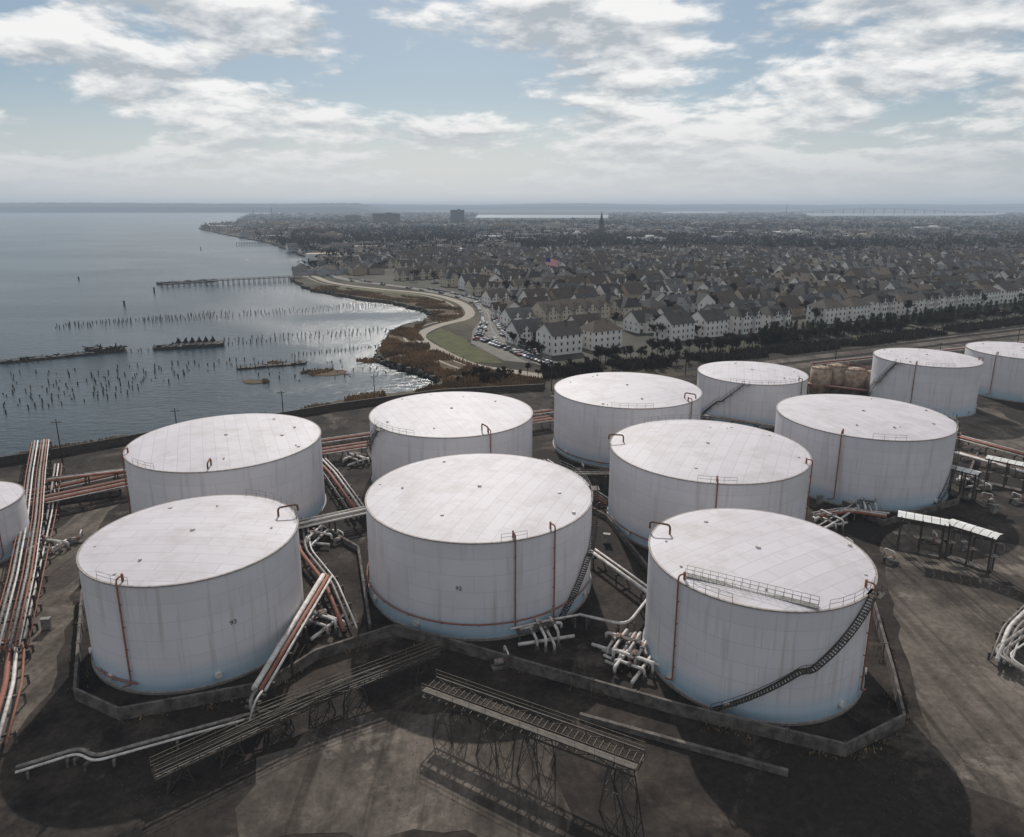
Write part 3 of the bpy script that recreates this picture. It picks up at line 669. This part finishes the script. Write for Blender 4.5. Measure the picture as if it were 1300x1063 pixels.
# ---------------- trees
def branch(mb,p,d,l,r,lev,tw):
    q=p+d*l; mb.tube([p,p+d*l*.5+Vector((U(-.1,.1),U(-.1,.1),0))*l*.4,q],r,4,0,r1=r*.6)
    if lev==0:
        for _ in range(tw):
            dd=(d+Vector((U(-1,1),U(-1,1),U(-.5,.9)))*.9).normalized(); a=q-d*l*R()*.9; b=a+dd*U(.6,1.4); s_=dd.cross(Vector((U(-1,1),U(-1,1),U(-1,1)))).normalized()*.09
            mb.face([a-s_,a+s_,b+s_*.5+Vector((0,0,.1)),],1)
            c=a.lerp(b,.5); e=c+(dd+Vector((U(-1,1),U(-1,1),U(-.3,1)))).normalized()*.7; mb.face([c-s_*.7,c+s_*.7,e],1)
        return
    for k in range(4 if lev>1 else 3):
        dd=(d*U(.5,1)+Vector((U(-1,1),U(-1,1),U(-.1,.8)))*.75).normalized(); branch(mb,p+d*l*U(.55,1),dd,l*U(.6,.8),r*.55,lev-1,tw)
def bare():
    mb=MB(); branch(mb,Vector((0,0,0)),Vector((U(-.1,.1),U(-.1,.1),1)).normalized(),3.0,.22,3,14)
    o=mb.build('tmp',[m_bark,m_twig]); me=o.data; bpy.data.objects.remove(o); return me
def conifer():
    mb=MB(); mb.tube([(0,0,0),(0,0,7)],.15,5,0,r1=.03)
    for _ in range(520):
        z=U(.5,7.4); rr=(1-z/7.8)*2.1*math.sqrt(U(.15,1))*(1+.3*math.sin(z*5)); a=U(0,6.283)
        c=Vector((rr*math.cos(a),rr*math.sin(a),z)); o=Vector((math.cos(a),math.sin(a),-.35)).normalized()*U(.4,.8); s_=Vector((-math.sin(a),math.cos(a),U(-.3,.3)))*U(.12,.3)
        mb.face([c-s_,c+s_,c+o],1)
    o=mb.build('tmp',[m_bark,m_ever]); me=o.data; bpy.data.objects.remove(o); return me
BT=[bare() for _ in range(4)]; CT=[conifer() for _ in range(2)]
for p in tree_spots: inst('bare_tree',random.choice(BT),(p.x,p.y,0),U(0,6),sc=U(.8,1.35))
def line_trees(px,n,meshes,name,s0,s1,w):
    pts=catm([G(u,v) for u,v in px],10)
    for k in range(n):
        t=U(0,len(pts)-1.001); i=int(t); p=pts[i].lerp(pts[i+1],t-i)
        inst(name,random.choice(meshes),(p.x+U(-w,w),p.y+U(-w,w),0),U(0,6),sc=U(s0,s1))
line_trees([(960,436),(1100,420),(1220,404),(1340,390)],150,CT,'evergreen_tree',.7,1.15,3)
line_trees([(760,462),(900,448),(1050,432),(1200,414),(1340,397)],130,BT,'bare_tree',.5,.95,5)
line_trees([(600,486),(700,478),(800,468),(880,462)],80,BT,'bare_tree',.35,.7,6)
line_trees([(640,408),(655,436),(690,458)],10,BT,'bare_tree',.6,.9,2)
def blades(name,poly,n,h0,h1,w,mat,z=0):
    xs=[p[0] for p in poly]; ys=[p[1] for p in poly]; mb=MB(); k=0;t=0
    while k<n and t<n*12:
        t+=1; x,y=U(min(xs),max(xs)),U(min(ys),max(ys))
        if not pip(x,y,poly): continue
        if mnoise.noise(Vector((x*.07,y*.07,3)))<-.18: continue
        k+=1; a=U(0,3.14); dx,dy=math.cos(a)*w*U(.5,1.3),math.sin(a)*w*U(.5,1.3); h=U(h0,h1); lx,ly=U(-.4,.4),U(-.4,.4)
        mb.face([(x-dx,y-dy,z),(x+dx,y+dy,z),(x+dx*.6+lx,y+dy*.6+ly,z+h*.8),(x+lx*1.3,y+ly*1.3,z+h)])
    mb.build(name,[mat])
mp1=[G(u,v) for u,v in ((482,446),(488,434),(498,422),(517,413),(541,409),(530,424),(548,444),(590,462),(640,476),(690,484),(690,492),(562,497),(562,484),(550,474),(522,466),(492,458))]
sheet('marsh_ground',mp1,.045,m_marsh)
blades('marsh_reeds',mp1,8000,.8,2.0,.45,m_reed)
mp2=[G(u,v) for u,v in ((330,531),(380,524),(430,510),(500,501),(545,494),(600,494),(690,488),(690,494),(560,501),(430,518),(330,536))]
blades('shore_reeds',mp2,5000,1.0,2.2,.45,m_reed)
mp3=[G(u,v) for u,v in ((0,584),(60,573),(200,551),(330,531),(330,535),(200,555),(70,578),(0,590))]
blades('shore_reeds',mp3,2500,.6,1.5,.4,m_reed)
mp4=[G(u,v) for u,v in ((398,367),(430,372),(470,378),(510,384),(537,390),(550,399),(545,406),(560,410),(588,402),(584,388),(540,379),(470,372),(415,362))]
sheet('marsh_ground',mp4,.04,m_marsh); blades('shore_reeds',mp4,5000,.6,1.4,.5,m_reed)
mp5=[G(u,v) for u,v in ((690,482),(760,474),(900,462),(1100,440),(1330,408),(1330,402),(1100,430),(900,452),(740,466),(690,470))]
sheet('embankment_ground',mp5,.05,m_land); blades('brush',mp5,12000,.8,2.8,.6,m_twig)
for c in ((322,484,20,3),(415,473,30,4),(470,458,16,3),(350,462,10,2)):
    u,v,a,b=c; pl=[G(u+a*math.cos(k)*U(.7,1.2),v+b*math.sin(k)*U(.7,1.2),WL+.15) for k in [i*.52 for i in range(12)]]
    sheet('mud_islet',pl,WL+.12,m_marsh); blades('marsh_reeds',pl,350,.3,1.2,.35,m_reed,z=WL)
mb=MB()
for a,b in zip(sw[:60],sw[1:61]):
    n=int((b-a).length/1.3)
    for k in range(min(n,60)):
        p=a.lerp(b,R()); s_=U(.5,1.5); mb.box(p.x+U(-1.2,1.2),p.y+U(-1.2,1.2),-1.2+U(-.6,.9),s_,s_*U(.6,1.2),s_*.8,U(0,3),0)
mb.build('shoreline_rocks',[m_conc])
# small gravel and dead weeds at wall feet
mb=MB(); mw=MB()
for _ in range(3500):
    p=G(U(-20,1320),650+390*math.sqrt(R()))
    if any((p.x-t[0])**2+(p.y-t[1])**2<(t[2]+.5)**2 for t in TK.values()): continue
    if mnoise.noise(Vector((p.x*.09,p.y*.09,6)))<.05: continue
    s_=U(.04,.11); q=[Vector((p.x+s_*math.cos(a)*U(.6,1.2),p.y+s_*math.sin(a)*U(.6,1.2),.04)) for a in (0,1.3,2.5,3.7,5)]; t=Vector((p.x,p.y,.04+s_*.7))
    for i in range(5): mb.face([q[i],q[(i+1)%5],t])
mb.build('gravel',[m_balt])
dk=[G(*q) for q in dike]
for a,b in zip(dk,dk[1:]):
    n=int((b-a).length*9); d=(b-a).normalized(); nn=Vector((d.y,-d.x,0))
    for k in range(n):
        p=a.lerp(b,R())
        if mnoise.noise(Vector((p.x*.25,p.y*.25,1)))<.05: continue
        p=p+nn*random.choice((-1,1))*U(.25,1.3); h=U(.15,.6); a_=U(0,3.14); w_=U(.04,.12)
        mw.face([(p.x-math.cos(a_)*w_,p.y-math.sin(a_)*w_,.03),(p.x+math.cos(a_)*w_,p.y+math.sin(a_)*w_,.03),(p.x+U(-.3,.3),p.y+U(-.3,.3),h)])
mw.build('dead_weeds',[m_reed])
# ---------------- piles & wrecks
def piles(name,lines,sp,drop,hh=(.6,1.8),jit=.4):
    mb=MB()
    for ln in lines:
        pts=[G(u,v,WL) for u,v in ln]
        for a,b in zip(pts,pts[1:]):
            n=int((b-a).length/sp)
            for k in range(n):
                if R()<drop: continue
                p=a.lerp(b,k/n); x,y=p.x+U(-jit,jit),p.y+U(-jit,jit); h=U(*hh); r=U(.16,.26)
                mb.tube([(x,y,WL-1),(x+U(-.2,.2),y+U(-.2,.2),WL+h)],r,6,0,r1=r*.85)
    mb.build(name,[m_wood])
piles('timber_piles',[[(70,417),(300,402),(508,388)],[(72,414),(300,398),(480,387)],[(90,413),(300,396)]],2.0,.12,(.8,2.2))
piles('timber_piles',[[(0,464),(160,447),(290,437),(500,422)],[(0,460),(160,444)],[(285,432),(495,418)]],2.0,.12)
piles('timber_piles',[[(-10,476+k*8.5),(330-k*26,456+k*7)] for k in range(7)],3.0,.35,(.4,1.5),.7)
piles('timber_piles',[[(-10,480+k*8.5),(300-k*26,461+k*7)] for k in range(6)],3.4,.5,(.3,1.2),.9)
piles('timber_piles',[[(330,470+k*6),(500,452+k*7)] for k in range(4)],3.0,.45,(.3,1.2),.8)
piles('timber_piles',[[(300,466),(390,458)],[(300,470),(392,462)],[(370,452),(490,440)]],1.6,.1,(.8,1.7),.3)
def wreck(name,u0,v0,u1,v1,w,h,n,ruins=False):
    A=G(u0,v0,WL);B=G(u1,v1,WL); d=(B-A); L=d.length; d.normalize(); nn=Vector((d.y,-d.x,0)); mb=MB(); K=10
    for k in range(K):
        a=A.lerp(B,k/K);b=A.lerp(B,(k+1)/K); ha,hb=h*U(.5,1),h*U(.5,1)
        for s_ in (-1,1):
            mb.face([a+nn*w*s_/2,b+nn*w*s_/2,b+nn*w*s_/2.2+Vector((0,0,hb)),a+nn*w*s_/2.2+Vector((0,0,ha))])
        if R()<.75: mb.face([a+nn*w/2.2+Vector((0,0,ha)),b+nn*w/2.2+Vector((0,0,hb)),b-nn*w/2.2+Vector((0,0,hb*.9)),a-nn*w/2.2+Vector((0,0,ha*.9))])
    for p,q in ((A,-1),(B,1)): mb.face([p+nn*w/2,p-nn*w/2,p-nn*w/3+d*q*.5+Vector((0,0,h)),p+nn*w/3+d*q*.5+Vector((0,0,h))])
    for k in range(n):
        a=A.lerp(B,R())+nn*U(-.5,.5)*w+Vector((0,0,U(0,h))); b=a+Vector((U(-2.5,2.5),U(-2,2),U(-.3,.9)*h)); mb.beam(a,b,U(.2,.45),U(.2,.45))
    if ruins:
        for k in range(6):
            p=A.lerp(B,.33+k*.1)+Vector((0,0,h)); mb.face([p+Vector((-1.2,0,0)),p+Vector((1.2,0,0)),p+Vector((.4,0,2.6-.4*(k%2)))]); mb.face([p+Vector((-1.2,1.5,0)),p+Vector((0,1.5,2.2)),p+Vector((1.2,1.5,0))]); mb.beam(p,p+Vector((U(-1,1),1,2.4)),.4,.4)
    mb.build(name,[m_wood])
wreck('derelict_barge',197,443,284,438,8,1.7,25,True)
wreck('collapsed_pier',0,461,120,449,5,1.0,40); wreck('collapsed_pier',110,448,158,445,5,2.2,30); wreck('sunken_hulk',302,468,388,461,5,.7,22)
def pier(u0,v0,u1,v1,w,z):
    A=G(u0,v0,z);B=G(u1,v1,z); d=(B-A).normalized(); nn=Vector((d.y,-d.x,0)); mb=MB(); L=(B-A).length
    mb.beam(A,B,w,.4,0)
    for s_ in (-.5,.5):
        mb.beam(A+nn*w*s_+Vector((0,0,1)),B+nn*w*s_+Vector((0,0,1)),.1,.1,0)
        for k in range(int(L/4)):
            p=A+d*(k*4)+nn*w*s_; mb.tube([(p.x,p.y,WL-1),(p.x,p.y,z+1.1)],.22,6,0)
    mb.build('timber_pier',[m_wood])
pier(262,357,382,351,5,1.5); pier(205,361,275,357,4,.2); pier(300,309,388,308,6,1.5); pier(262,294,300,293,8,1.2)
wreck('collapsed_pier',200,361,272,357,9,1.5,50)
for u,v,h in ((158,388,2.5),(100,355,2),(255,317,3),(133,284,5),(196,371,3)):
    mb=MB()
    for dx,dy in ((-.5,0),(.5,0),(0,.6)): mb.tube([(dx,dy,-1),(dx*.4,dy*.4,h)],.25,6,0)
    mb.box(0,0,h,1.2,1.2,.8,.3,0); mb.build('channel_marker',[m_wood],loc=G(u,v,WL))
# ---------------- flag, church, big buildings
mb=MB(); mb.tube([(0,0,0),(0,0,26)],.22,8,0,r1=.12)
for k in range(13):
    for j in range(8):
        x0,x1=.2+j*1.0,.2+(j+1)*1.0; z0=21+k*.36; f=lambda x:.35*math.sin(x*1.3); dr=lambda x:-.05*x*x*.5
        can = k>=6 and j<3
        mb.face([(x0,f(x0),z0+dr(x0)),(x1,f(x1),z0+dr(x1)),(x1,f(x1),z0+.36+dr(x1)),(x0,f(x0),z0+.36+dr(x0))],3 if can else (1 if k%2==0 else 2))
mb.build('flag_on_flagpole',[m_lsteel,m_red,m_white,m_blue],loc=G(692,378),rot=.1)
def church(u,v):
    mb=MB(); mb.box(0,18,7,13,34,14,0,0); gable(mb,-6.5,6.5,1,35,14,7,'y',0,1,.4); mb.box(0,-2,12,8,8,24,0,0)
    for x in (-4,4):
        for y in (-6,2): mb.tube([(x,y,0),(x,y,27)],.8,6,0); mb.tube([(x,y,27),(x,y,31)],.8,6,1,r1=.05)
    mb.tube([(0,-2,24),(0,-2,50)],4.6,8,1,r1=.1); windows(mb,-2.5,2.5,-6,1,[9,19],-1,'x',2.2,5); windows(mb,2,34,-6.5,6,[7],-1,'y',1.4,6); windows(mb,2,34,6.5,6,[7],1,'y',1.4,6)
    p=G(u,v); mb.build('church',[m_stone,m_shing[2],m_glass,m_stone],loc=p)
church(763,299)
def block(u,v,W,Dp,h,mat,name='apartment_block',rot=0):
    mb=MB(); mb.box(0,0,h/2,W,Dp,h,0,0); n=int(W/4); zs=[2+3.2*k for k in range(int(h/3.2))]
    windows(mb,-W/2,W/2,-Dp/2,n,zs,-1,'x',1.8,1.7); windows(mb,-Dp/2,Dp/2,-W/2,max(2,int(Dp/4)),zs,-1,'y',1.8,1.7); windows(mb,-Dp/2,Dp/2,W/2,max(2,int(Dp/4)),zs,1,'y',1.8,1.7)
    for s_ in ((0,-Dp/2+.2,W,.4),(0,Dp/2-.2,W,.4)): mb.box(s_[0],s_[1],h+.5,s_[2],s_[3],1,0,0)
    mb.box(W*.1,0,h+2,W*.2,Dp*.4,4,0,0); mb.box(-W*.2,2,h+1,3,3,2,0,3)
    mb.build(name,[mat,m_asph,m_glass,m_lsteel],loc=G(u,v),rot=rot)
block(491,284,95,20,34,m_brick); block(581,284,48,22,46,m_stone); block(448,281,60,18,22,m_brick); block(610,296,45,18,18,m_wall[2]); block(640,292,60,25,14,m_wall[3],'warehouse'); block(705,292,55,22,16,m_wall[1]); block(1005,300,70,30,9,m_wall[0],'warehouse',.2); block(870,298,70,30,10,m_wall[2],'warehouse',-.1); block(1180,294,80,30,10,m_wall[0],'warehouse',.1); block(950,290,90,40,10,m_brick,'warehouse'); block(540,292,60,22,14,m_wall[2],'warehouse'); block(350,290,60,20,14,m_wall[3],'waterfront_building',-.5); block(395,298,40,18,14,m_brick,'waterfront_building',-.4); block(420,306,40,16,12,m_wall[3],'waterfront_building',-.4); block(820,308,60,26,8,m_wall[0],'warehouse',.1); block(920,306,50,30,8,m_wall[2],'warehouse',.3); block(1090,305,60,25,8,m_wall[1],'warehouse',.2); block(730,302,40,22,9,m_wall[0],'warehouse')
fh=MB(); ft=MB()
rivzone=[[Vector((r[0].x*.8,r[0].y*.8)),Vector((r[1].x*.8,r[1].y*.8)),Vector((r[2].x*1.3,r[2].y*1.3)),Vector((r[3].x*1.3,r[3].y*1.3))] for r in rivers]
def inland(x,y):
    if y>2500 and any(pip(x,y,rz) for rz in rivzone): return False
    return pip(x,y,land_poly) and not pip(x,y,town)
lim0=math.log(560); lim1=math.log(6500); k=0
while k<3600:
    d=math.exp(U(lim0,lim1)); a=U(-.62,.66); x,y=d*math.tan(a),d
    if not inland(x,y) : k+=.2; continue
    if y<620 and x<200: k+=.2; continue
    k+=1
    if y<600+.2*x: continue
    if mnoise.noise(Vector((x*.0022,y*.0022,8)))<-.12: continue
    s_=1+d/6000; W,Dd,h=U(9,15)*s_,U(8,12)*s_,U(4,6.5)*(1+d/9000); rot=random.choice((.5,.5+math.pi/2,.2))+U(-.1,.1)
    if R()<.07: W*=3;Dd*=2.2
    fhm=random.choice((0,1,2,2,3,3)); n0=len(fh.v)
    fh.box(0,0,h/2,W,Dd,h,0,fhm)
    if W<30: gable(fh,-W/2,W/2,-Dd/2,Dd/2,h,3.4,'x',fhm,random.choice((4,5,6,6)))
    else: fh.face([(-W/2,-Dd/2,h+.05),(W/2,-Dd/2,h+.05),(W/2,Dd/2,h+.05),(-W/2,Dd/2,h+.05)],random.choice((2,5,3,6,4)))
    c,s2=math.cos(rot),math.sin(rot)
    for i in range(n0,len(fh.v)): vx,vy,vz=fh.v[i]; fh.v[i]=(x+vx*c-vy*s2,y+vx*s2+vy*c,vz)
fh.build('distant_houses',m_wall+m_shing)
k=0
while k<26000:
    d=math.exp(U(lim0,lim1)); a=U(-.62,.66); x,y=d*math.tan(a),d
    k+=1
    if not inland(x,y): continue
    if y<620 and x<200: continue
    dens=mnoise.noise(Vector((x*.0022,y*.0022,8)))
    if dens>.05 and R()<.5: continue
    s_=(1+d/2600)*U(.7,1.3); hh=U(6,12)*(1+d/14000); n=8
    for _ in range(n):
        ox,oy,oz=U(-4,4)*s_,U(-4,4)*s_,U(.25,1)*hh; q=[Vector((x+ox+U(-1.8,1.8)*s_,y+oy+U(-1.8,1.8)*s_,oz+U(-.3,.25)*hh)) for _ in range(3)]; ft.face(q,0)
    q=.5*s_; ft.face([(x-q,y,0),(x+q,y,0),(x,y,hh*.7)],0)
ft.build('distant_trees',[M('distant_bare_woods',(.034,.027,.023),(.02,.019,.016),.006,1)])
# railway
mb=MB()
for o in (0,9,14):
    pts=offs(catm([G(u,v) for u,v in ((880,478),(1000,462),(1150,444),(1340,420))],12),-o); ribbon(mb,pts,3.2,.1+.002*o,0)
    for s_ in (-.72,.72):
        e=offs(pts,s_)
        for a,b in zip(e,e[1:]): mb.beam((a.x,a.y,.28),(b.x,b.y,.28),.1,.15,1)
    for a,b in zip(pts,pts[1:]):
        n=int((b-a).length/1.2); d=(b-a).normalized(); nn=Vector((d.y,-d.x,0))
        for q in range(n): p=a.lerp(b,q/n); mb.beam((p-nn*1.3).to_tuple()[:2]+(.16,),(p+nn*1.3).to_tuple()[:2]+(.16,),.25,.1,2)
mb.build('railway_track',[m_balt,m_steel,m_wood])
mb=MB(); A=G(1005,271.2,0);B=G(1262,271.0,0)
for k in range(41):
    t=k/40; zf=lambda t:14+26*max(0,math.sin(math.pi*min(1,t*1.15)))**1.5
    p=A.lerp(B,t); z=zf(t)
    if k<40: q=A.lerp(B,(k+1)/40); z2=zf((k+1)/40); mb.beam((p.x,p.y,z),(q.x,q.y,z2),14,4,0)
    if k%2==0: mb.box(p.x,p.y,z/2,6,8,z,0,0)
mb.build('viaduct_bridge',[m_steel])
for u,v,h in ((998,272,75),(322,274,45),(345,275,55),(1092,271,60)):
    p=G(u,v); mb=MB()
    for a in range(4):
        s_=(((a&1)*2-1),((a>>1)*2-1)); mb.beam((4*s_[0],4*s_[1],0),(.6*s_[0],.6*s_[1],h),1.2,1.2)
    for k in range(8): z=h*k/8; w=4-3.4*k/8; mb.beam((-w,-w,z),(w,-w,z+h/10),.7,.7); mb.beam((w,-w,z),(-w,-w,z+h/10),.7,.7)
    mb.build('lattice_mast',[m_steel],loc=p)
# ---------------- low haze layer (volume over land and bay; emission stands in for scattered light)
mb=MB(); mb.box(0,7000,50,50000,20000,150); hz=mb.build('emissive_haze',[])
m=bpy.data.materials.new('haze'); nt,N,L=nodes_of(m); N.remove(N['Principled BSDF'])
DEN=1.25e-4
va=N.new('ShaderNodeVolumeAbsorption'); va.inputs['Color'].default_value=(0,0,0,1); va.inputs['Density'].default_value=DEN
ve=N.new('ShaderNodeEmission'); ve.inputs['Color'].default_value=(.37,.44,.52,1); ve.inputs['Strength'].default_value=DEN
ad=N.new('ShaderNodeAddShader'); L.new(va.outputs[0],ad.inputs[0]); L.new(ve.outputs[0],ad.inputs[1])
L.new(ad.outputs[0],N['Material Output'].inputs['Volume']); hz.data.materials.append(m)
# ---------------- world
EL,AZ=math.radians(37),math.radians(-4)
w=bpy.data.worlds.new('World'); scene.world=w; w.use_nodes=True; N=w.node_tree.nodes; L=w.node_tree.links; bg=N['Background']
sky=N.new('ShaderNodeTexSky'); sky.sky_type='NISHITA'; sky.sun_disc=False; sky.sun_elevation=EL; sky.sun_rotation=AZ; sky.air_density=1.0; sky.dust_density=.6; sky.ozone_density=1.6
STR=.06; bg.inputs['Strength'].default_value=STR
tc=N.new('ShaderNodeTexCoord'); sp=N.new('ShaderNodeSeparateXYZ'); L.new(tc.outputs['Generated'],sp.inputs[0])
z=math_n(N,L,'MAXIMUM',sp.outputs[2],0.0); den=math_n(N,L,'ADD',z,.27)
cb=N.new('ShaderNodeCombineXYZ'); L.new(math_n(N,L,'DIVIDE',sp.outputs[0],den),cb.inputs[0]); L.new(math_n(N,L,'DIVIDE',sp.outputs[1],den),cb.inputs[1]); L.new(math_n(N,L,'MULTIPLY',z,3.5),cb.inputs[2])
def cn(off,scale=2.1,detail=12,rough=.58):
    a=N.new('ShaderNodeVectorMath'); a.operation='ADD'; a.inputs[1].default_value=off; L.new(cb.outputs[0],a.inputs[0])
    n=N.new('ShaderNodeTexNoise'); n.inputs['Scale'].default_value=scale; n.inputs['Detail'].default_value=detail; n.inputs['Roughness'].default_value=rough; n.inputs['Distortion'].default_value=.12
    L.new(a.outputs[0],n.inputs['Vector']); return n.outputs['Fac']
O=(3.1,1.7,.5)
d1=cn(O); d2=cn((O[0],O[1]-.055,O[2]+.06))
cov=N.new('ShaderNodeMapRange'); cov.interpolation_type='SMOOTHSTEP'; cov.inputs[1].default_value=.43; cov.inputs[2].default_value=.53; L.new(d1,cov.inputs[0])
sh=math_n(N,L,'ADD',math_n(N,L,'MULTIPLY',math_n(N,L,'SUBTRACT',d1,d2),7.5),.5,True)
cc=mixc(N,L,sh,(.46,.50,.54),(.98,.97,.95))
def scl(c,f):
    n=N.new('ShaderNodeVectorMath'); n.operation='SCALE'; n.inputs['Scale'].default_value=f; L.new(c,n.inputs[0]); return n.outputs[0]
cc=scl(cc,1/STR)
pale=N.new('ShaderNodeRGB'); pale.outputs[0].default_value=(.38,.52,.62,1)
skb=mixc(N,L,.3,sky.outputs[0],scl(pale.outputs[0],1/STR))
skyc=mixc(N,L,math_n(N,L,'MULTIPLY',cov.outputs[0],.92),skb,cc)
hf=N.new('ShaderNodeMapRange'); hf.interpolation_type='SMOOTHSTEP'; hf.inputs[1].default_value=0.01; hf.inputs[2].default_value=.15; hf.inputs[3].default_value=.92; hf.inputs[4].default_value=0; L.new(z,hf.inputs[0])
# brighter, slightly warm haze towards the sun's side of the horizon
sx=N.new('ShaderNodeVectorMath'); sx.operation='DOT_PRODUCT'; L.new(tc.outputs['Generated'],sx.inputs[0]); sx.inputs[1].default_value=(math.sin(AZ)*math.cos(EL),math.cos(AZ)*math.cos(EL),math.sin(EL))
gl=N.new('ShaderNodeMapRange'); gl.interpolation_type='SMOOTHSTEP'; gl.inputs[1].default_value=.55; gl.inputs[2].default_value=.92; L.new(sx.outputs['Value'],gl.inputs[0])
hcol=mixc(N,L,gl.outputs[0],(.50,.54,.57),(.74,.745,.74))
fin=mixc(N,L,hf.outputs[0],skyc,scl(hcol,1/STR))
L.new(fin,bg.inputs['Color'])
sd=bpy.data.lights.new('sun','SUN'); sd.energy=3.9; sd.angle=math.radians(.6); sd.color=(1,.95,.88)
so=bpy.data.objects.new('sun',sd); scene.collection.objects.link(so)
so.rotation_euler=Vector((math.sin(AZ)*math.cos(EL),math.cos(AZ)*math.cos(EL),math.sin(EL))).to_track_quat('Z','Y').to_euler()
# ---------------- camera
cd=bpy.data.cameras.new('camera'); cam=bpy.data.objects.new('camera',cd); scene.collection.objects.link(cam)
cam.location=(0,0,H); cam.rotation_euler=(math.pi/2-TH,0,0); cd.sensor_width=36; cd.lens=36*F/1300; cd.shift_y=-44.5/1300; cd.clip_start=.5; cd.clip_end=90000
scene.camera=cam
scene.view_settings.view_transform='Standard'; scene.view_settings.look='None'; scene.view_settings.exposure=0
